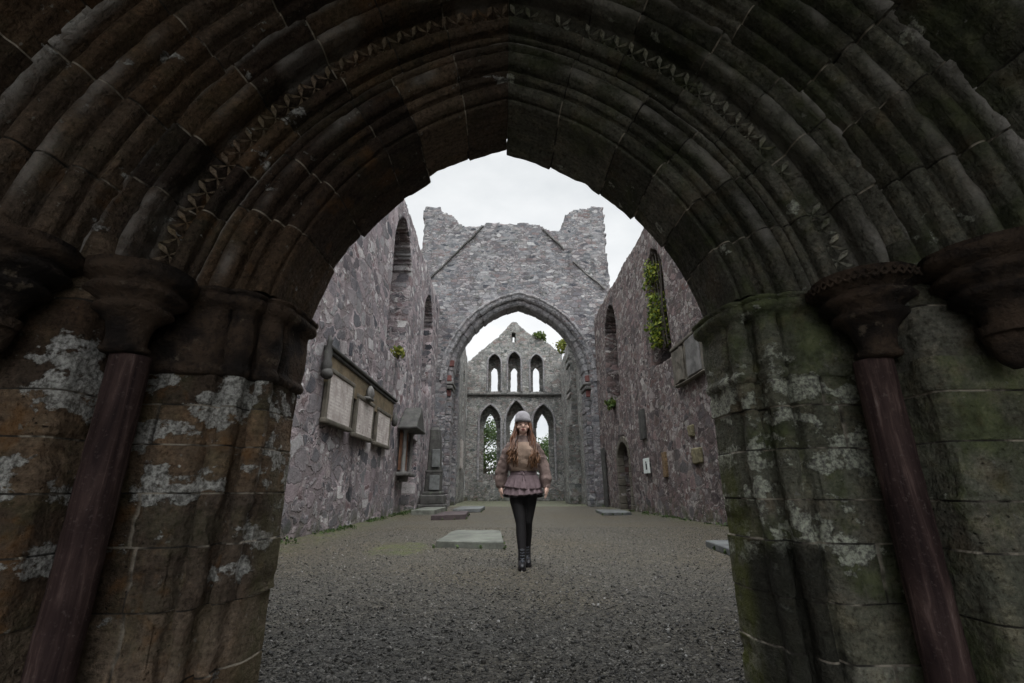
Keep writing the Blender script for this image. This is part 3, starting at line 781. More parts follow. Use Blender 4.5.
# ==================================================================== NAVE WALLS
XL, XR = -3.5, 5.0
def topline(base, amp, seed, f=.8):
    return lambda u: base + amp * n1(u.ravel() * f, seed, 4).reshape(u.shape) + amp * .25 * np.round(n1(u.ravel() * 2.7, seed + 3, 2).reshape(u.shape) * 3) / 3
Y0 = 2.46
# left wall: u runs along +Y from Y0; tall lancets, blocked recess
nl = wall('nave_wall', [
    dict(O=(XL, Y0, 0), U=(0, 1, 0), N=(1, 0, 0), L=21.54, H=11.2, res=.065, top=topline(10.55, .16, 11),
         opens=[pointed(13.3 - Y0, 16.0 - Y0, 4.9, 8.3, 10.05), pointed(19.5 - Y0, 21.9 - Y0, 4.9, 8.3, 9.7), rect(17.1 - Y0, 19.7 - Y0, 0., 2.75)], T=.75, K=5, back=False, seed=1),
    dict(O=(XL - .75, Y0, 0), U=(0, 1, 0), N=(1, 0, 0), L=21.54, H=11.2, res=.13, top=topline(10.55, .16, 11),
         opens=[pointed(14.0 - Y0, 15.3 - Y0, 5.3, 8.3, 9.6), pointed(20.2 - Y0, 21.3 - Y0, 5.3, 8.8, 9.8)], T=.5, K=2, seed=2)], M['nave_left'], None, (XL, 13, 0))
tag(nl, 'left nave wall of pinkish grey rubble with three framed tablets and tall lancets', 'stone wall')
# right wall
nr = wall('nave_wall', [
    dict(O=(XR, Y0, 0), U=(0, 1, 0), N=(-1, 0, 0), L=21.54, H=10.8, res=.065, top=topline(9.75, .18, 17),
         opens=[pointed(13.1 - Y0, 14.9 - Y0, 4.6, 7.4, 8.6), pointed(19.4 - Y0, 21.6 - Y0, 4.6, 7.9, 9.2), pointed(18.7 - Y0, 20.5 - Y0, 0., 2.1, 2.75)], T=.75, K=5, back=False, seed=5),
    dict(O=(XR + .75, Y0, 0), U=(0, 1, 0), N=(-1, 0, 0), L=21.54, H=10.8, res=.13, top=topline(9.75, .18, 17), opens=[], T=.5, K=2, seed=6)], M['nave_right'], None, (XR, 13, 0))
tag(nr, 'right nave wall of dark brown rubble with small arched doorway and ivy', 'stone wall')

mb = MB(); q = np.random.default_rng(8)
for yy in (18.62, 20.58):
    z = 0.
    while z < 2.0:
        h = q.uniform(.22, .4); mb.box((XR + .10, yy, z + h / 2), (.3, q.uniform(.2, .34), h - .02), bevel=.02); z += h
for k in range(9):
    a = R(12 + 156 * k / 8); mb.box((XR + .10, 19.6 - 1.0 * math.cos(a), 2.03 + .78 * math.sin(a)), (.3, .30, .24), Matrix.Rotation(a - math.pi / 2, 3, 'X') if False else Matrix.Rotation(math.pi / 2 - a, 3, 'X'), .02)
mb.rough(.02, 5, 1, 4)
ds = mb.build('door_surround', M['frame'], nr); ds.location = -nr.location
# ==================================================================== CROSSING TOWER WALL
TY = 24.02; TX = -4.75; AC = .85
tp = np.array([(-4.9, 16.85), (-3.8, 16.85), (-3.65, 16.5), (-3.0, 16.3), (-2.6, 15.75), (-2.15, 15.5), (-1.2, 15.62), (-.9, 15.8), (0, 15.75), (1.2, 15.8), (2.1, 15.7), (2.6, 15.35), (3.3, 15.35), (3.5, 15.85), (3.7, 16.4), (4.2, 16.75), (5.2, 16.95), (6.2, 17.0)])
def ttop(u):
    x = u + TX
    return np.interp(x, tp[:, 0], tp[:, 1]) + .1 * n1(u.ravel() * 2.2, 4, 4).reshape(u.shape)
AW, ASP, AZ = 3.55, 6.3, 10.75
tw = wall('tower_wall', [dict(O=(TX, TY, 0), U=(1, 0, 0), N=(0, -1, 0), L=10.85, H=17.6, res=.085, top=ttop, opens=[pointed(AC - AW - .3 - TX, AC + AW + .3 - TX, -1, ASP, AZ + .42)], T=1.5, K=6, seed=8,
                             left=lambda v: .0 + .04 * n1(v.ravel() * 3, 5).reshape(v.shape) + .05, right=lambda v: 10.72 - .0 * v + .05 * n1(v.ravel() * 3, 6).reshape(v.shape) + .10 * sstep(14, 10, v))],
          M['tower'], None, (AC, TY, 0))
tag(tw, 'broken grey crossing tower wall with notched top above the tall pointed arch', 'tower wall')
# crossing arch: two chamfered orders of voussoirs over dressed jambs
ca_ = empty('crossing_arch', (AC, TY, 0), 'tall pointed crossing arch of grey dressed voussoirs below the tower', 'arch')
rise = AZ - ASP; c2 = (rise ** 2 - AW ** 2) / (2 * AW)
def cmap(side):
    def f(Q, Nn, t):
        Rr = AW + c2 + Q[:, 0]; th = np.arccos(c2 / Rr) * t; c, s_ = np.cos(th), np.sin(th)
        return (np.stack([AC + side * (-c2 + Rr * c), Q[:, 1], ASP + Rr * s_], 1), np.stack([side * c * Nn[:, 0], Nn[:, 1], s_ * Nn[:, 0]], 1))
    return f
CP = [resample([(.02, TY + 1.45), (0, TY + .55), (.0, TY + .42), (.10, TY + .30), (.26, TY + .28), (.30, TY + .34)], .06),
      resample([(.26, TY + .5), (.26, TY + .12), (.33, TY + .02), (.50, TY - .02), (.53, TY - .08), (.62, TY - .10), (.66, TY - .02), (.68, TY + .1)], .06)]
for P in CP:
    for side in (-1, 1):
        rs = np.random.default_rng(3)
        fr, gr, st = stone_frames(0, 1, rs.uniform(.8, 1.2, 18), .0022, .016, .03)
        V, F, a, j = sweep(P, fr, gr, st, cmap(side), amp=.02, chip=.03, jitter=.015, seed=61 + side)
        if side > 0: F = F[:, ::-1]
        link('arch_order', from_np('arch_order', V, F, True), M['voussoir'], ca_, (-AC, -TY, 0))
for side in (-1, 1):
    mb = MB(); z = 0.; q = np.random.default_rng(31 + side)
    x0 = AC + side * AW; wj = .36
    while z < ASP - .5:
        h = min(q.uniform(.28, .45), ASP - .45 - z)
        mb.box((x0 + side * (wj / 2 + q.uniform(-.02, .02)), TY + .9, z + h / 2), (wj, 1.2, h - .015), bevel=.02); z += h
    mb.rough(.015, 4, 1, 3)
    link('arch_jamb', mb.mesh('arch_jamb'), M['tower'], ca_, (-AC, -TY, 0))
    mb = MB()
    mb.box((x0 + side * .14, TY + .75, ASP - .12), (.5, 1.46, .14), bevel=.04, segs=2); mb.box((x0 + side * .16, TY + .75, ASP - .32), (.42, 1.4, .2), bevel=.05, segs=2)
    mb.rough(.012, 6, 2, 9); link('arch_capital', mb.mesh('arch_capital'), M['mon'], ca_, (-AC, -TY, 0))
    for zz in ((ASP - .62, .34), (ASP + .18, .34), (ASP + 1.0, .36)) if side < 0 else ((ASP - .62, .36), (ASP + .2, .34)):
        b = MB(); xx = x0 if zz[0] < ASP else AC + side * (-c2 + math.sqrt((AW + c2) ** 2 - (zz[0] - ASP) ** 2))
        b.box((xx + side * .18, TY + .305, zz[0]), (.30, .16, zz[1]), bevel=.03); b.rough(.015, 5, 1, 4)
        link('red_stone', b.mesh('red_stone'), M['red_block'], ca_, (-AC, -TY, 0))
# raised scars of the vanished roof on the tower face
for (xa, za, xb, zb) in ((-1.2, 15.55, -4.35, 11.9), (2.3, 15.4, 3.5, 14.1), (4.0, 13.3, 5.7, 11.6)):
    mb = MB(); n = 14
    for k in range(n):
        t0, t1 = k / n, (k + .92) / n
        a = Vector((xa + (xb - xa) * t0, TY - .05, za + (zb - za) * t0)); b = Vector((xa + (xb - xa) * t1, TY - .05, za + (zb - za) * t1))
        d = b - a; ang = math.atan2(d.z, d.x)
        mb.box((a + b) / 2, (d.length, .12, .10), Matrix.Rotation(-ang, 3, 'Y'), .02)
    mb.rough(.06, 1.5, 0, 7)
    o = link('roof_scar', mb.mesh('roof_scar'), M['mon_dark'] if xa < 0 else M['mon'], tw, (-AC, -TY, 0))

# ==================================================================== CROSSING AND CHANCEL
XN = -2.85
cn = wall('chancel_wall', [dict(O=(XN, 25.53, 0), U=(0, 1, 0), N=(1, 0, 0), L=11.5, H=12.2, res=.1, top=lambda u: 8.2 + .6 * u.clip(0, 2) * 0 + np.interp(u, [0, 5, 6, 7.5, 11.5], [10.3, 10.6, 11.3, 11.4, 10.6]) - 8.2 + .2 * n1(u.ravel() * 2, 9).reshape(u.shape),
                             opens=[pointed(2.2, 4.9, 0., 6.4, 9.4), pointed(7.6, 8.6, 5.5, 8.6, 9.6)], T=.9, K=4, back=False, seed=12),
                           dict(O=(XN - .9, 25.53, 0), U=(0, 1, 0), N=(1, 0, 0), L=11.5, H=10.5, res=.2, top=lambda u: 10.2 + 0 * u, opens=[], T=.3, K=1, seed=13)], M['gable'], None, (XN, 31, 0))
tag(cn, 'left chancel wall of grey rubble with tall dark recess beyond the crossing arch', 'stone wall')
cs = wall('chancel_wall', [dict(O=(4.75, 25.53, 0), U=(0, 1, 0), N=(-1, 0, 0), L=11.5, H=12.2, res=.1, top=lambda u: np.interp(u, [0, 4, 7, 11.5], [9.6, 10.4, 10.9, 10.6]) + .25 * n1(u.ravel() * 1.8, 15).reshape(u.shape),
                             opens=[], T=1.0, K=4, seed=14)], M['gable'], None, (4.75, 31, 0))
tag(cs, 'right chancel wall of grey rubble with ragged top and yellow bush', 'stone wall')
cpier = wall('crossing_pier', [dict(O=(4.05, 29.0, 0), U=(1, 0, 0), N=(0, -1, 0), L=.85, H=11, res=.09, top=lambda u: 4.6 + 0 * u, opens=[], T=2.2, K=14, seed=15),
                               dict(O=(4.3, 29.3, 4.5), U=(1, 0, 0), N=(0, -1, 0), L=.6, H=6.6, res=.09, top=lambda u: 5.6 + .3 * n1(u.ravel() * 4, 8).reshape(u.shape), opens=[], T=1.6, K=10, seed=16,
                                    left=lambda v: .02 + .10 * (n1(v.ravel() * 1.6, 19, 3).reshape(v.shape) + .4).clip(0, 1))], M['gable'], None, (4.5, 29.5, 0))
tag(cpier, 'ragged stepped pier of pale rubble inside right of the crossing arch', 'pier')
npier = wall('crossing_pier', [dict(O=(-3.0, 26.6, 0), U=(1, 0, 0), N=(0, -1, 0), L=.42, H=9, res=.09, top=lambda u: 8.3 + 0 * u, opens=[], T=.9, K=6, seed=18)], M['tower'], None, (-2.8, 26.8, 0))
tag(npier, 'narrow pale pier inside left of the crossing arch', 'pier')

# east gable with two rows of lancets
GY = 37.0
gp = np.array([(-2.9, 11.0), (-2.6, 11.05), (-.4, 13.0), (.35, 13.9), (.7, 14.3), (1.15, 14.35), (1.5, 13.9), (2.2, 13.3), (3.2, 12.9), (5.1, 11.4)])
GX = -2.85
def gtop(u): return np.interp(u + GX, gp[:, 0], gp[:, 1]) + .14 * n1(u.ravel() * 2.4, 21, 4).reshape(u.shape)
wide, slot = [], []
for xc, zt, zs in ((-.68, 11.55, 10.75), (.95, 11.75, 10.9), (2.78, 11.55, 10.75)):
    wide.append(pointed(xc - .55 - GX, xc + .55 - GX, 8.35, zs, zt)); slot.append(pointed(xc - .27 - GX, xc + .27 - GX, 8.5, 10.15, 10.6))
for xc, zt in ((-.98, 7.35), (1.1, 7.7), (3.25, 7.4)):
    wide.append(pointed(xc - .88 - GX, xc + .88 - GX, 1.5, 5.9, zt)); slot.append(pointed(xc - .5 - GX, xc + .5 - GX, 2.0, 5.4, 6.7))
wide.append(rect(.75 - GX, 1.05 - GX, 12.55, 13.4)); slot.append(rect(.8 - GX, 1.0 - GX, 12.55, 13.35))
ge = wall('gable_wall', [dict(O=(GX, GY, 0), U=(1, 0, 0), N=(0, -1, 0), L=7.75, H=15, res=.055, top=gtop, opens=wide, T=.8, K=4, back=False, seed=22),
                         dict(O=(GX, GY + .8, 0), U=(1, 0, 0), N=(0, -1, 0), L=7.75, H=15, res=.045, top=gtop, opens=slot, T=.35, K=3, seed=23)], M['gable'], None, (1, GY, 0))
tag(ge, 'pale east gable wall with two rows of three pointed lancet windows', 'gable wall')
mb = MB()
for k in range(14): mb.box((GX + .28 + k * .54, GY - .05, 8.1), (.53, .24, .16), bevel=.03)
mb.rough(.02, 4, 1, 3); link('string_course', mb.mesh('string_course'), M['mon_dark'], ge, (-1, -GY, 0))
# window surrounds: thin mouldings round the splayed heads
def arch_band(xc, hw, z0, zs, zt, y, w, name, mat, parent, off):
    r = zt - zs; c = max(0, (r * r - hw * hw) / (2 * hw)); Rr = hw + c; mb = MB()
    for side in (-1, 1):
        pts = [(xc + side * hw, y, z0)] + [(xc + side * hw, y, z0 + (zs - z0) * k / 4) for k in range(1, 5)]
        tm = math.acos(c / Rr)
        pts += [(xc + side * (-c + Rr * math.cos(tm * k / 8)), y, zs + Rr * math.sin(tm * k / 8)) for k in range(1, 9)]
        mb.tube(pts, w, 6)
    mb.rough(.015, 5, 0, 5); return link(name, mb.mesh(name), mat, parent, off)
for xc, zt, zs in ((-.68, 11.55, 10.75), (.95, 11.75, 10.9), (2.78, 11.55, 10.75)): arch_band(xc, .57, 8.4, zs, zt, GY - .01, .075, 'window_surround', M['voussoir'], ge, (-1, -GY, 0))
for xc, zt in ((-.98, 7.35), (1.1, 7.7), (3.25, 7.4)): arch_band(xc, .9, 1.5, 5.9, zt, GY - .01, .10, 'window_surround', M['voussoir'], ge, (-1, -GY, 0))

# ==================================================================== WALL MONUMENTS
fx = XL + .04
def frame_tablet(y0, y1, z0, z1, parent, fw=.10):
    L = (0, 0, 0); off = -parent.location
    mb = MB()
    yc, zc = (y0 + y1) / 2, (z0 + z1) / 2
    mb.box((fx + .03, y0 + fw / 2, zc), (.10, fw, z1 - z0), bevel=.02); mb.box((fx + .03, y1 - fw / 2, zc), (.10, fw, z1 - z0), bevel=.02)
    mb.box((fx + .033, yc, z1 - fw / 2 + .003), (.115, y1 - y0 + .05, fw), bevel=.03, segs=2); mb.box((fx + .04, yc, z0 + fw / 2 - .02), (.13, y1 - y0 + .06, fw), bevel=.03, segs=2)
    mb.rough(.008, 6, 1, 3)
    t = MB(); t.box((fx + .015, yc, zc), (.1, y1 - y0 - fw * 1.4, z1 - z0 - fw * 1.4)); t.rough(.006, 5, 3, 5)
    tt = t.build('tablet', M['tablet'], parent, loc=off)
    fr = mb.build('frame', M['frame'], tt)
    return tt
mm = empty('mural_monument', (XL, 11.6, 2.1), 'triple memorial of pale inscribed tablets under a long moulded cornice, left wall', 'wall monument')
off = -mm.location
bk = MB(); bk.box((fx + .01, 11.75, 3.14), (.08, 5.6, .62)); bk.rough(.012, 3, 3, 5); bk.build('backing', M['mon_brown'], mm, loc=off)
frame_tablet(8.95, 10.55, 2.06, 3.14, mm); frame_tablet(10.85, 12.35, 2.0, 2.98, mm); frame_tablet(12.7, 14.25, 1.98, 2.98, mm)
cb = MB(); cb.box((fx + .05, 11.75, 3.5), (.17, 6.0, .07), bevel=.025, segs=2); cb.box((fx + .03, 11.75, 3.42), (.12, 5.8, .08), bevel=.02); cb.rough(.02, 3, 2, 6); cb.build('cornice', M['mon_dark'], mm, loc=off)
sc = MB(); sc.lathe([(.02, -.3), (.08, -.26), (.10, -.1), (.07, 0), (.08, .12), (.05, .3), (.06, .36), (.03, .48)], (fx + .08, 8.72, 3.22), 14); sc.ball((fx + .10, 8.72, 2.94), (.11, .11, .12)); sc.rough(.02, 7, 0, 2)
sc.build('scroll_bracket', M['mon_dark'], mm, True, off)
sc = MB(); sc.lathe([(.02, -.22), (.08, -.18), (.10, 0), (.05, .1), (.02, .2)], (fx + .12, 14.55, 2.9), 12); sc.rough(.02, 7, 0, 2); sc.build('scroll_bracket', M['mon_dark'], mm, True, off)
sc = MB(); sc.ball((fx + .14, 11.6, 3.12), (.09, .17, .2)); sc.box((fx + .12, 11.6, 2.98), (.16, .42, .07), bevel=.02); sc.rough(.02, 8, 0, 2); sc.build('shell_finial', M['mon'], mm, True, off)

ae = empty('canopied_monument', (XL, 16.5, 1.3), 'small gabled wall memorial with dark carved canopy left of the pedestal monument', 'wall monument')
off = -ae.location; xw = XL + .05
b = MB(); b.box((xw + .04, 16.5, 2.2), (.1, .95, 1.5)); b.rough(.01, 4, 3, 4); b.build('panel', ledger_mat('rusty_panel', (.20, .10, .06), .1), ae, loc=off)
b = MB()
for yy in (15.95, 17.05):
    b = MB(); b.lathe([(.09, 1.35), (.11, 1.4), (.07, 1.46), (.065, 2.6), (.08, 2.66), (.11, 2.72), (.11, 2.8)], (xw + .18, yy, 0), 12)
    b.rough(.012, 7, 0, 2); b.build('colonnette', M['mon'], ae, True, off)
b = MB(); b.prism([(xw - .02, 15.65, 2.82), (xw - .02, 17.35, 2.82), (xw - .02, 16.5, 3.62)], (.62, 0, 0), .03); b.box((xw + .3, 16.5, 2.8), (.66, 1.8, .1), bevel=.03)
b.rough(.035, 4, 2, 5); b.build('gabled_canopy', M['mon_dark'], ae, loc=off)
b = MB(); b.box((xw + .17, 16.5, 1.32), (.4, 1.4, .12), bevel=.04, segs=2); b.box((xw + .1, 16.5, 1.18), (.22, .6, .2), bevel=.06, segs=2); b.rough(.02, 5, 1, 5); b.build('corbel_shelf', M['mon'], ae, loc=off)

pm = empty('pedestal_monument', (-2.92, 20.8, 0), 'tall dark tapering pedestal monument standing against the left wall', 'monument')
off = (0, 0, 0)
b = MB(); b.box((0, 0, .12), (1.15, 1.1, .24), bevel=.03); b.box((0, 0, .42), (1.0, .95, .4), bevel=.05); b.box((0, 0, .68), (.86, .82, .14), bevel=.05, segs=2); b.rough(.02, 4, 2, 3); b.build('plinth', M['mon_dark'], pm)
b = MB(); b.loft([(0, 0, .74, .36, .34), (0, 0, 1.5, .34, .33), (0, 0, 1.52, .36, .35), (0, 0, 1.6, .36, .35), (0, 0, 1.62, .30, .3), (0, 0, 2.9, .25, .26), (-.02, 0, 3.3, .22, .22), (-.05, 0, 3.42, .17, .15)], 28, 6.); b.rough(.025, 3.5, 0, 4); b.build('obelisk', M['mon_dark'], pm)
b = MB(); b.box((.10, -.35, 2.1), (.34, .07, .75), bevel=.015); b.box((.08, -.38, 1.1), (.42, .06, .6), bevel=.015); b.build('panel', M['ledger_grey'], pm)

rp = empty('mural_monument', (XR, 11.7, 3.6), 'worn carved double-panel memorial high on the right wall near the arch', 'wall monument')
off = -rp.location; xw = XR - .05
b = MB(); b.box((xw - .05, 12.35, 4.1), (.14, .75, .95), bevel=.03); b.rough(.05, 8, 4, 5); b.build('carved_panel', M['frame'], rp, loc=off)
b = MB(); b.box((xw - .06, 11.35, 4.12), (.12, .85, 1.0), bevel=.03); b.rough(.02, 6, 3, 6); b.build('plain_panel', M['mon'], rp, loc=off)
b = MB()
for yy in (12.8, 11.85, 10.85): b.box((xw - .04, yy, 4.1), (.12, .09, 1.05), bevel=.03)
b.box((xw - .05, 11.8, 4.66), (.16, 2.05, .09), bevel=.03, segs=2); b.box((xw - .04, 11.8, 3.57), (.14, 2.0, .07), bevel=.03); b.rough(.03, 5, 2, 6); b.build('frame', M['frame'], rp, loc=off)

b = MB(); b.box((XR - .06, 16.45, 3.02), (.1, .55, 1.05), bevel=.02); b.rough(.012, 5, 3, 5); o = b.build('wall_slab', M['mon_dark']); rebase(o, (XR, 16.45, 2.5)); tag(o, 'tall dark slate slab fixed on right wall above the white sign', 'memorial slab')
sg = empty('white_plaque', (XR - .06, 16.35, 1.6), 'small white notice plaque with dark mark on the right nave wall', 'sign')
b = MB(); b.box((0, 0, 0), (.05, .62, .5), bevel=.01); b.build('board', M['white_sign'], sg)
b = MB(); b.box((-.028, -.05, -.03), (.006, .16, .2)); b.box((-.028, -.03, .11), (.006, .10, .07)); b.build('printed_mark', M['sign_ink'], sg)
b = MB(); b.box((XR - .1, 23.0, 1.35), (.12, .5, 2.8), Matrix.Rotation(R(-1.5), 3, 'Y'), .03); b.rough(.02, 3, 3, 5); o = b.build('standing_slab', M['mon_dark']); rebase(o, (XR, 23, 0)); tag(o, 'tall narrow dark grave slab propped upright against right wall at the crossing', 'grave slab')
b = MB(); b.box((XR - .03, 14.55, 1.55), (.1, .3, .75), bevel=.02); b.rough(.015, 5, 2, 5); o = b.build('slit_niche', plain('ochre_block', (.15, .10, .055), .85, 12, .5, .01)); rebase(o, (XR, 14.55, 1.2)); tag(o, 'narrow ochre stone block set upright in the right wall past the plaque', 'stone block')
for (yy, zz, sy, sz_, nm) in ((12.1, 1.65, .55, .4, 'large square yellowish stone block low in the right wall'), (12.3, 2.3, .3, .3, 'small pale buff stone block above the yellowish one in the right wall')):
    b = MB(); b.box((XR - .02, yy, zz), (.1, sy, sz_), bevel=.03); b.rough(.02, 5, 2, 7); o = b.build('pale_block', plain('buff_block', (.16, .14, .085), .9, 10, .5, .012)); rebase(o, (XR, yy, zz)); tag(o, nm, 'stone block')
b = MB(); b.box((XN + .07, 32.6, 3.1), (.16, 1.1, 1.9), bevel=.03); b.rough(.01, 4, 2, 5)
o = b.build('wall_tablet', M['tablet']); rebase(o, (XN, 32.6, 2.2)); tag(o, 'pale memorial tablet on the left chancel wall beyond the crossing', 'wall tablet')

# ledger slabs on the ground
def slab(pts, z, th, mat, label, seed):
    cx = sum(p[0] for p in pts) / len(pts); cy = sum(p[1] for p in pts) / len(pts)
    b = MB(); b.prism([(x - cx, y - cy, 0) for x, y in pts], (0, 0, th), .012); b.rough(.012, 3, 2, seed)
    o = b.build('ledger_slab', mat, loc=(cx, cy, z)); tag(o, label, 'grave slab', 'ledger slabs lying on the gravel'); return o
slab([(-.98, 7.55), (.03, 7.42), (-.02, 9.3), (-.18, 9.5), (-.82, 9.5), (-.92, 9.2)], -.02, .12, M['ledger'], 'large pale green ledger slab lying beside the woman in the gravel', 3)
slab([(-1.98, 13.9), (-1.05, 14.6), (-1.12, 16.7), (-1.9, 16.3)], -.02, .16, M['ledger_red'], 'dark reddish ledger slab behind the pale green slab', 4)
slab([(-1.85, 18.6), (-.8, 18.9), (-.75, 21.9), (-1.75, 21.6)], -.01, .14, M['ledger_grey'], 'dark grey ledger slab farthest back, behind the reddish slab', 5)
slab([(-3.1, 16.9), (-2.3, 17.1), (-2.25, 19.9), (-3.05, 19.8)], -.01, .17, M['ledger'], 'mossy ledger slab at the foot of the pedestal monument', 6)
slab([(2.95, 6.3), (3.45, 6.35), (3.7, 7.75), (3.1, 7.6)], -.01, .10, M['ledger_grey'], 'flat grey ledger slab by the right jamb of the portal', 7)
slab([(3.4, 16.6), (4.45, 16.9), (4.6, 19.3), (3.6, 19.0)], -.01, .10, M['ledger_grey'], 'flat grey slab lying before the small arched doorway', 8)

# ==================================================================== VEGETATION
n = 1700
yy = 14.05 + rng.normal(0, .29, n); zz = rng.uniform(5.2, 8.2, n); xx = XR - .02 + rng.uniform(-.18, .35, n)
w = .25 + .75 * np.sin(np.clip((zz - 5.0) / 3.4, 0, 1) * math.pi) ** .7
keep = fbm(np.stack([yy * 2.2, zz * 2.2, zz * 0], 1), 2, 9) > -.22; yy, zz, xx, w = yy[keep], zz[keep], xx[keep], w[keep]
yy = 14.05 + (yy - 14.05) * w + .3 * fbm(np.stack([zz * .9, zz * 0, zz * 0], 1), 2, 6)
iv = empty('ivy', (XR, 13.9, 5.2), 'bright yellow green ivy hanging in the tall right wall window', 'ivy')
leaves('foliage', M['ivy'], np.stack([xx, yy, zz], 1), .072, iv, face=(-1, -.35, .4), jit=.8).location = -iv.location
sb = MB()
for k in range(5):
    y = 13.6 + k * .14; sb.tube([(XR + .1, y + .12 * math.sin(k + j * .8), 5.1 + j * .55) for j in range(7)], .018, 5)
sb.build('stem', M['bark'], iv, loc=-iv.location)
def bush(name, c, r, n, mat, size, label, cat='shrub', squash=.8):
    root = empty(name, c, label, cat)
    p = rng.normal(size=(n, 3)); p /= np.linalg.norm(p, axis=1)[:, None]; p *= rng.uniform(.25, 1, n)[:, None] ** .6
    lump = 1 + .45 * fbm(p * 1.8 + c[0], 2, 3)
    p = p * lump[:, None] * np.array([r, r, r * squash]); p[:, 2] += r * squash * .7
    leaves('foliage', mat, p, size, root)
    s = MB()
    for k in range(6):
        a = k * 1.05; s.tube([(0, 0, -.1), (r * .25 * math.cos(a), r * .25 * math.sin(a), r * .5), (r * .6 * math.cos(a), r * .6 * math.sin(a), r * 1.0)], [.03, .02, .008], 5)
    s.build('stem', M['bark'], root); return root
bush('shrub', (3.05, GY + .4, 12.75), .62, 700, M['shrub'], .12, 'dark green shrub sprouting on the right slope of the east gable')
bush('bush', (4.75, 33.5, 10.75), .8, 700, M['yellow'], .11, 'yellow green bush on top of the right chancel wall', 'bush')
bush('fern', (XR - .05, 20.5, 4.3), .34, 160, M['shrub'], .10, 'fern tuft on the sill of the far right nave window', 'fern')
bush('fern', (XL + .1, 14.6, 4.95), .26, 110, M['yellow'], .08, 'yellowish fern tuft on the sill of the tall left nave lancet', 'fern')
bush('fern', (XR + .1, 13.0, 9.0), .3, 140, M['yellow'], .07, 'straggling yellowish fern on the top of the right wall above the ivy', 'fern', 1.3)
pts = []
for k in range(420):
    sidx = rng.uniform() < .6; y = 5 + 19 * rng.uniform() ** 1.4
    x = (XL + .06 + abs(rng.normal(0, .10))) if sidx else (XR - .06 - abs(rng.normal(0, .08)))
    if fbm(np.array([[y * 1.3, float(sidx) * 9, 0]]), 2, 5)[0] < -.05: continue
    hh = rng.uniform(.02, .09)
    for j in range(9): pts.append((x + rng.normal(0, .035), y + rng.normal(0, .05), ground_h(np.array([x]), np.array([y]))[0] + hh * rng.uniform(.1, 1)))
for sl in [o for o in C.objects if o.name.startswith('ledger_slab')]:
    b = np.array([v.co[:] for v in sl.data.vertices]); b[:, :2] *= 1.02
    sel = b[(np.abs(b[:, 2]) < .03)]
    for k in range(170):
        q = sel[rng.integers(len(sel))]
        if fbm(np.array([[q[0] * 2.5 + sl.location.x, q[1] * 2.5, 3.]]), 2, 5)[0] < 0: continue
        pts.append((sl.location.x + q[0] * rng.uniform(1., 1.06), sl.location.y + q[1] * rng.uniform(1., 1.06), .005 + rng.uniform(0, .045)))
wd = leaves('weeds', M['tree'], np.array(pts), .028, None, None, (0, 0, .6), 1.); tag(wd, 'low green weeds and moss along the foot of the nave walls and round the slabs', 'weeds', kind='stuff')
# trees beyond the gable, seen through the lancets
def tree(x, y, h, r, label, seed):
    root = empty('tree', (x, y, 0), label, 'tree', 'trees beyond the east gable')
    q = np.random.default_rng(seed); t = MB()
    t.tube([(0, 0, -.2), (.1, 0, h * .3), (-.1, .1, h * .6), (0, 0, h * .9)], [.28, .22, .13, .03], 8)
    pts = []
    for k in range(26):
        a = q.uniform(0, 2 * math.pi); z0 = h * q.uniform(.25, .85); L = r * q.uniform(.5, 1.) * (1.15 - z0 / h * .6)
        e = np.array([L * math.cos(a), L * math.sin(a), z0 + L * q.uniform(.2, .6)])
        t.tube([(0, 0, z0), (e[0] * .5, e[1] * .5, z0 + (e[2] - z0) * .65), tuple(e)], [.07, .045, .012], 5)
        for j in range(3):
            cc = e * np.array([1, 1, 1]) * (1 if j == 0 else 1) + q.normal(0, .45, 3)
            pts.append(cc + q.normal(size=(60, 3)) * np.array([.42, .42, .3]))
    t.build('trunk', M['bark'], root)
    leaves('crown', M['tree'], np.concatenate(pts), .13, root)
tree(-1.8, 47, 7.8, 2.6, 'dark tree seen through the left lower lancet', 1)
tree(1.7, 51, 6.6, 2.2, 'low tree half hidden behind the woman in the middle lancet', 2)
tree(5.4, 52, 6.0, 2.2, 'thin tree low in the right lower lancet', 3)

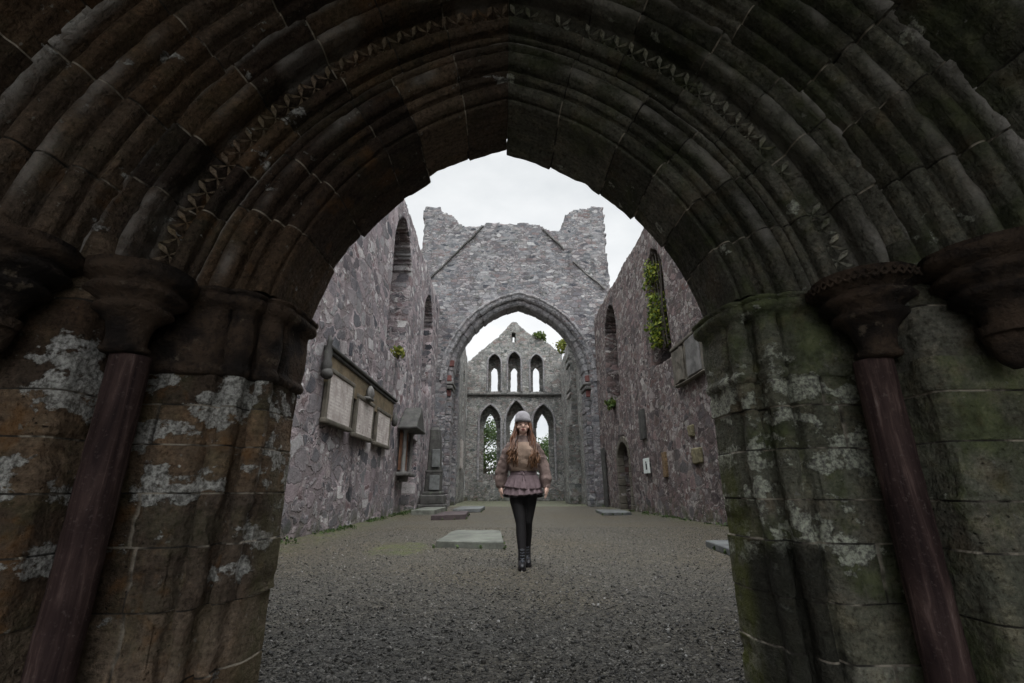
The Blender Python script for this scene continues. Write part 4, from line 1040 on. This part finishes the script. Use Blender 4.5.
# ==================================================================== PERSON
PXX, PYY = .25, 5.74
person = empty('person', (PXX, PYY, .0), 'woman in grey beanie, mauve sweater, ruffled skirt and black tights walking forward', 'person')
body = MB()
hs = {}
for s in (-1, 1):
    fy = -.17 if s < 0 else .10; fx_ = .022 if s < 0 else -.006          # her right foot a little ahead
    hip = (s * .085, .0, .86); kn = (s * .050 + fx_ * .6, fy * .4 - .03, .47); an = (s * .042 + fx_, fy + .01, .095)
    body.tube([hip, (s * .074, fy * .2, .70), kn, (s * .050 + fx_ * .8, fy * .7 + .0, .35), (s * .048 + fx_, fy + .012, .2), an], [.088, .078, .053, .053, .04, .034], 14)
    body.tube([(s * .046 + fx_, fy + .045, .04), (s * .048 + fx_, fy - .02, .05), (s * .052 + fx_, fy - .10, .038), (s * .056 + fx_, fy - .155, .028)], [.034, .040, .038, .022], 12)
    sh = (s * .145, .008, 1.315); el = (s * .238, .035, 1.10); ay_ = -.07 if s > 0 else .03; wr = (s * .262, -.02 + ay_, .885)
    body.tube([(s * .09, .005, 1.34), sh, (s * .198, .02, 1.22), el, (s * .250, .01 + ay_ * .6, .98), wr], [.04, .042, .042, .038, .034, .026], 12)
    # hand: palm, four unequal curled fingers and a thumb from its side
    body.tube([wr, (s * .264, -.03 + ay_, .85), (s * .262, -.04 + ay_, .80)], [.024, .03, .028], 10)
    for k, (dy, ln) in enumerate(((-.03, .066), (-.010, .075), (.010, .070), (.028, .055))):
        bx, by, bz = s * .264, -.04 + dy + ay_, .80
        body.tube([(bx, by, bz + .02), (bx, by, bz - ln * .35), (bx - s * .010, by - .002, bz - ln * .7), (bx - s * .028, by - .004, bz - ln * .95)], [.0105, .0098, .0092, .008], 8)
    body.tube([(s * .258, -.055 + ay_, .845), (s * .250, -.082 + ay_, .82), (s * .244, -.092 + ay_, .79), (s * .24, -.09 + ay_, .77)], [.012, .0115, .0105, .009], 8)
body.loft([(0, .0, .78, .13, .09), (0, .005, .88, .168, .112), (0, 0, .98, .148, .1), (0, -.003, 1.07, .128, .088), (0, -.01, 1.18, .14, .10), (0, -.012, 1.26, .152, .108), (0, .0, 1.33, .125, .08), (0, .005, 1.39, .09, .062), (0, .005, 1.42, .055, .056), (0, -.002, 1.50, .05, .053)])
body.ball((0, -.005, 1.575), (.073, .092, .105), 24, 18)
body.ball((0, -.045, 1.515), (.05, .05, .05))                         # jaw and chin
body.tube([(0, -.095, 1.578), (0, -.112, 1.552), (0, -.108, 1.543)], [.008, .013, .012], 8)    # nose
for s in (-1, 1):
    body.ball((s * .05, -.058, 1.548), (.026, .022, .02))               # cheeks
    body.ball((s * .074, .005, 1.565), (.01, .02, .03))                 # ears
    body.ball((s * .03, -.087, 1.602), (.024, .012, .008))              # brow
me = remeshed(body, 'body', .0075, 5, .5)
skin = plain('skin', (.60, .40, .325), .55, 60, .1, .0006, .4)
bo = link('body', me, skin, person)
eye = plain('eye_dark', (.03, .02, .018), .3, 30, .1, .0001, .5); lipm = plain('lip', (.30, .09, .085), .5, 60, .15, .0004)
for s in (-1, 1):
    e = MB(); e.ball((s * .029, -.0885, 1.580), (.0125, .006, .005)); e.build('eye', eye, person, True)
    e = MB(); e.tube([(s * .013, -.096, 1.598), (s * .03, -.097, 1.604), (s * .046 + fx_, -.086, 1.598)], .0022, 6); e.build('eyebrow', eye, person, True)
e = MB(); e.tube([(-.024, -.091, 1.517), (-.008, -.0985, 1.522), (0, -.0985, 1.519), (.008, -.0985, 1.522), (.024, -.091, 1.517)], [.002, .006, .006, .006, .002], 8); e.tube([(-.018, -.091, 1.511), (0, -.097, 1.508), (.018, -.091, 1.511)], [.002, .006, .002], 8); e.build('lips', lipm, person, True)

def knit(name, col, sc_=1.):
    n = NT(name); p = n.coord(); wv = n.t.nodes.new('ShaderNodeTexWave'); wv.wave_type = 'BANDS'; wv.bands_direction = 'X'
    n.put(wv.inputs['Vector'], p); wv.inputs['Scale'].default_value = 42 * sc_; wv.inputs['Distortion'].default_value = 3.; wv.inputs['Detail'].default_value = 2; wv.inputs['Detail Scale'].default_value = 6
    f = n.noise(p, 160, 3); b = n.noise(p, 9, 4)
    c = n.mix(n.rng(b, .35, .65), [x * .75 for x in col], [x * 1.2 for x in col]); c = n.mix(n.rng(wv.outputs[1], .2, .8, 0, .35), c, [x * .45 for x in col])
    n.bump(n.m_('ADD', wv.outputs[1], f), .006); return n.fin(c, .95, .1)
M['sweater'] = knit('mauve_knit', (.27, .20, .18)); M['sweater_b'] = knit('tan_knit', (.44, .32, .25)); M['beanie'] = knit('grey_knit', (.52, .50, .53), 1.6)
# sweater: torso with folds, cropped hem; puffed sleeves
sw = MB()
sw.loft([(0, 0, 1.035, .150, .112), (0, -.002, 1.03, .162, .124), (0, -.003, 1.06, .170, .130), (0, -.012, 1.13, .168, .136), (0, -.018, 1.21, .170, .140), (0, -.014, 1.28, .168, .132), (0, -.002, 1.345, .135, .098), (0, .003, 1.385, .092, .076), (0, .003, 1.405, .075, .07), (0, .0, 1.45, .068, .066), (0, 0, 1.455, .055, .054)], 36)
for s in (-1, 1):
    ay_ = -.07 if s > 0 else .03
    sw.tube([(s * .09, .0, 1.315), (s * .145, .005, 1.318), (s * .200, .02, 1.23), (s * .240, .035, 1.12), (s * .262, .02 + ay_ * .5, 1.0), (s * .266, -.008 + ay_ * .9, .92), (s * .262, -.022 + ay_, .868), (s * .262, -.024 + ay_, .845)], [.072, .068, .068, .070, .073, .070, .05, .042], 18)
V = None
me = remeshed(sw, 'sweater', .009, 4, .5)
co = np.array([v.co[:] for v in me.vertices]); no = np.array([v.normal[:] for v in me.vertices])
fold = fbm(co * np.array([11, 11, 17]), 3, 5) * .016 + .0025 * np.sin(co[:, 2] * 75 + 3 * fbm(co * 6, 2, 8)) * sstep(.19, .24, np.abs(co[:, 0]))
co += no * fold[:, None]; me.vertices.foreach_set('co', co.astype(np.float32).ravel()); me.update()
# the front panel between the hair is a warmer tan knit
mi = np.array([1 if (abs(p.center.x + .01) < .15 + .02 * math.sin(p.center.z * 40) and p.center.y < 0 and p.center.z < 1.37 and p.center.z > 1.0) else 0 for p in me.polygons], dtype=np.int32)
swo = link('sweater', me, [M['sweater'], M['sweater_b']], person); me.polygons.foreach_set('material_index', mi)
# skirt: waistband and two ruffled tiers
def frill(z0, r0, z1, r1, waves, amp, name, mat, seed, yo=0.):
    nn, mz = 160, 14; V, F = [], []
    for i in range(mz + 1):
        t = i / mz
        for k in range(nn):
            a = 2 * math.pi * k / nn
            w_ = amp * t ** 1.3 * (math.sin(a * waves + .8 * math.sin(3 * a + seed)) + .4 * math.sin(a * waves * 2.3 + seed))
            r = r0 + (r1 - r0) * t ** .8 + w_
            V.append((r * math.cos(a), r * .74 * math.sin(a) + yo, z0 + (z1 - z0) * t + .014 * t * math.sin(a * 2 + seed) + .25 * w_))
    for i in range(mz):
        for k in range(nn): F.append((i * nn + k, i * nn + (k + 1) % nn, (i + 1) * nn + (k + 1) % nn, (i + 1) * nn + k))
    me = from_np(name, np.array(V), np.array(F), True)
    o = link(name, me, mat, skirt); m = o.modifiers.new('t', 'SOLIDIFY'); m.thickness = .006
    return o
skm = plain('mauve_cloth', (.18, .135, .145), .9, 30, .2, .003, .1); skd = plain('black_hem', (.022, .019, .02), .9, 30, .2, .002, .1)
b = MB(); b.loft([(0, 0, .93, .168, .124), (0, 0, .99, .158, .116), (0, 0, 1.05, .150, .110)], 36); skirt = b.build('skirt', skm, person, True)
frill(.985, .160, .845, .222, 15, .012, 'upper_ruffle', skm, 1.0)
frill(.88, .185, .775, .228, 17, .014, 'lower_ruffle', skm, 2.4)
frill(.80, .195, .752, .222, 17, .012, 'black_hem', skd, 3.1)
b = MB()
for s in (-1, 1): b.tube([(0, -.128, 1.02), (s * .03, -.136, 1.035), (s * .04, -.136, 1.015), (0, -.13, 1.015)], .005, 6); b.tube([(0, -.13, 1.018), (s * .012, -.14, .97), (s * .018, -.15, .92)], .004, 6)
b.build('drawstring_bow', skm, skirt, True)
# tights and boots
tm = plain('black_tights', (.012, .011, .012), .75, 60, .2, .0006, .25); bm_ = plain('black_boot', (.014, .014, .017), .35, 30, .2, .001, .5)
t = MB()
for s in (-1, 1):
    fy = -.17 if s < 0 else .10; fx_ = .022 if s < 0 else -.006
    t.tube([(s * .085, 0, .87), (s * .074, fy * .2, .70), (s * .050 + fx_ * .6, fy * .4 - .03, .47), (s * .050 + fx_ * .8, fy * .7 + .0, .35), (s * .048 + fx_, fy + .012, .2), (s * .046 + fx_, fy + .01, .12)], [.092, .084, .057, .057, .046, .040], 18)
t.loft([(0, 0, .76, .12, .09), (0, .003, .86, .172, .116), (0, 0, .97, .152, .105)], 28)
link('tights', remeshed(t, 'tights', .009, 3, .5), tm, person)
for s in (-1, 1):
    fy = -.17 if s < 0 else .10; fx_ = .022 if s < 0 else -.006
    b = MB(); b.tube([(s * .048 + fx_, fy + .012, .215), (s * .047 + fx_, fy + .012, .15), (s * .047 + fx_, fy + .02, .09), (s * .047 + fx_, fy + .01, .06)], [.047, .045, .046, .044], 16)
    b.tube([(s * .047 + fx_, fy + .055, .045), (s * .048 + fx_, fy, .058), (s * .051 + fx_, fy - .07, .052), (s * .055 + fx_, fy - .14, .042), (s * .056 + fx_, fy - .175, .036)], [.034, .045, .043, .038, .022], 14)
    boot = link('boot', remeshed(b, 'boot', .007, 3, .5), bm_, person)
    b = MB(); b.loft([(s * .051 + fx_, fy - .06, 0.004, .043, .125), (s * .051 + fx_, fy - .06, .026, .045, .128)], 20, 2.6); b.build('sole', skd, boot)
    b = MB()
    for k in range(5): b.tube([(s * .048 + fx_ - .025, fy - .05 - .012 * k + .02, .20 - .027 * k - .0), (s * .048 + fx_, fy - .062 - .014 * k + .02, .196 - .027 * k), (s * .048 + fx_ + .025, fy - .05 - .012 * k + .02, .20 - .027 * k)], .0035, 5)
    b.tube([(s * .048 + fx_ - .02, fy - .12, .095), (s * .048 + fx_, fy - .13, .103), (s * .048 + fx_ + .02, fy - .12, .095)], .006, 6)
    b.build('laces', plain('grey_lace', (.10, .11, .13), .6, 30, .1, .0005), boot)
# hair: wavy locks down over both shoulders
hm = NT('auburn_hair'); hr = hm.geo('Random Per Island'); hz = hm.sep(hm.coord(), 2)
hc = hm.ramp(hr, [(0, (.03, .014, .01)), (.5, (.075, .032, .018)), (1, (.15, .066, .032))])
hc = hm.mix(hm.rng(hz, 1.4, 1.15, 0, .55), hc, (.21, .115, .06)); M['hair'] = hm.fin(hc, .45, .4)
hb = MB(); q = np.random.default_rng(4)
for s in (-1, 1):
    for k in range(46):
        a0 = R(q.uniform(-38, 75)); r0 = q.uniform(.070, .092)
        p0 = np.array([s * r0 * math.cos(a0), .015 + .09 * math.sin(a0) * 1.0 - .0, 1.60 + q.uniform(-.02, .03)])
        xo = s * q.uniform(.06, .19); end = np.array([xo, -.135 - q.uniform(0, .03), q.uniform(1.08, 1.26) - (.03 if s > 0 else 0)])
        mid = np.array([s * q.uniform(.085, .150), -.03 + q.uniform(-.05, .04), 1.43])
        ph = q.uniform(0, 6.28); pts = []
        for j in range(12):
            t = j / 11; b_ = (1 - t) ** 2 * p0 + 2 * t * (1 - t) * mid + t * t * end
            wob = .022 * t * np.array([math.sin(ph + t * 13), .6 * math.cos(ph + t * 13), 0])
            pts.append(tuple(b_ + wob))
        hb.tube(pts, [.011 * (1 - .75 * (j / 11) ** 2) + .003 for j in range(12)], 6)
for k in range(40):
    a0 = R(q.uniform(10, 170)); p0 = np.array([.085 * math.cos(a0), .02 + .088 * math.sin(a0), 1.61]); end = np.array([p0[0] * 1.35, .12 + .02 * q.normal(), q.uniform(1.2, 1.35)])
    hb.tube([tuple(p0 + (end - p0) * t + np.array([.01 * math.sin(9 * t + k), .01, 0])) for t in np.linspace(0, 1, 8)], [.014, .016, .016, .015, .014, .012, .009, .004], 6)
hb.build('hair', M['hair'], person, True)
bt = MB(); bt.loft([(0, -.002, 1.612, .084, .105), (0, -.002, 1.614, .094, .114), (0, -.002, 1.63, .099, .118), (0, -.002, 1.655, .098, .117), (0, .0, 1.664, .092, .111), (0, .004, 1.69, .091, .107), (0, .007, 1.716, .080, .094), (0, .009, 1.738, .060, .072), (0, .01, 1.752, .034, .042), (0, .01, 1.758, .008, .01)], 40)
bt.rough(.004, 22, 0, 3); bt.build('beanie', M['beanie'], person, True)

# ==================================================================== SKY, SUN, CAMERA
w = bpy.data.worlds.new('World'); scene.world = w; w.use_nodes = True
nt = w.node_tree; bg = nt.nodes['Background']; bg.inputs[1].default_value = .1
sky = nt.nodes.new('ShaderNodeTexSky'); sky.sky_type = 'NISHITA'; sky.sun_disc = False
SUN_EL, SUN_AZ = R(58), R(150)
sky.sun_elevation = SUN_EL; sky.sun_rotation = SUN_AZ
def wn(t): return nt.nodes.new(t)
tc = wn('ShaderNodeTexCoord'); sx = wn('ShaderNodeSeparateXYZ'); nt.links.new(tc.outputs['Generated'], sx.inputs[0])
mp = wn('ShaderNodeMapping'); mp.inputs['Scale'].default_value = (1, 1, 2.2); nt.links.new(tc.outputs['Generated'], mp.inputs[0])
nz = wn('ShaderNodeTexNoise'); nz.inputs['Scale'].default_value = 2.4; nz.inputs['Detail'].default_value = 6; nz.inputs['Roughness'].default_value = .55; nt.links.new(mp.outputs[0], nz.inputs['Vector'])
rp_ = wn('ShaderNodeValToRGB'); rp_.color_ramp.elements[0].position = .3; rp_.color_ramp.elements[0].color = (5.0, 5.3, 5.5, 1); rp_.color_ramp.elements[1].position = .7; rp_.color_ramp.elements[1].color = (7.7, 7.8, 7.85, 1)
nt.links.new(nz.outputs[0], rp_.inputs[0])
hr_ = wn('ShaderNodeMapRange'); hr_.inputs[1].default_value = 0.; hr_.inputs[2].default_value = .9; hr_.inputs[3].default_value = 1.12; hr_.inputs[4].default_value = 1.0; nt.links.new(sx.outputs[2], hr_.inputs[0])
zr = wn('ShaderNodeMapRange'); zr.interpolation_type = 'SMOOTHSTEP'; zr.inputs[1].default_value = .62; zr.inputs[2].default_value = .98; zr.inputs[3].default_value = 1.; zr.inputs[4].default_value = 5.3; nt.links.new(sx.outputs[2], zr.inputs[0])
zm = wn('ShaderNodeMath'); zm.operation = 'MULTIPLY'; nt.links.new(hr_.outputs[0], zm.inputs[0]); nt.links.new(zr.outputs[0], zm.inputs[1])
yr = wn('ShaderNodeMapRange'); yr.interpolation_type = 'SMOOTHSTEP'; yr.inputs[1].default_value = .15; yr.inputs[2].default_value = -.7; yr.inputs[3].default_value = 1.; yr.inputs[4].default_value = 2.0; nt.links.new(sx.outputs[1], yr.inputs[0])
zm2 = wn('ShaderNodeMath'); zm2.operation = 'MULTIPLY'; nt.links.new(zm.outputs[0], zm2.inputs[0]); nt.links.new(yr.outputs[0], zm2.inputs[1]); zm = zm2
mu = wn('ShaderNodeVectorMath'); mu.operation = 'SCALE'; nt.links.new(rp_.outputs[0], mu.inputs[0]); nt.links.new(zm.outputs[0], mu.inputs['Scale'])
hs_ = wn('ShaderNodeHueSaturation'); hs_.inputs['Saturation'].default_value = .35; nt.links.new(sky.outputs[0], hs_.inputs['Color'])
mx = wn('ShaderNodeMix'); mx.data_type = 'RGBA'; mx.inputs[0].default_value = .88; nt.links.new(hs_.outputs[0], mx.inputs[6]); nt.links.new(mu.outputs[0], mx.inputs[7]); nt.links.new(mx.outputs[2], bg.inputs[0])
sl = bpy.data.lights.new('sun', 'SUN'); sl.energy = 1.; sl.angle = R(40); sl.color = (1, .97, .93); so = bpy.data.objects.new('sun', sl); C.objects.link(so)
d = Vector((math.sin(SUN_AZ) * math.cos(SUN_EL), math.cos(SUN_AZ) * math.cos(SUN_EL), math.sin(SUN_EL))); so.rotation_euler = (-d).to_track_quat('-Z', 'Y').to_euler(); so.location = (0, 0, 30)

cam = bpy.data.cameras.new('camera'); co_ = bpy.data.objects.new('camera', cam); C.objects.link(co_)
cam.sensor_width = 36; cam.lens = 465 / 1024 * 36; cam.clip_start = .02; cam.clip_end = 2000
co_.location = (0, 0, .83); co_.rotation_euler = (R(90 + 17.65), 0, -R(1.17)); scene.camera = co_
vs = scene.view_settings; vs.view_transform = 'Standard'; vs.look = 'None'; vs.exposure = .45; vs.gamma = 1; vs.use_curve_mapping = False
scene.cycles.max_bounces = 5; scene.cycles.diffuse_bounces = 3
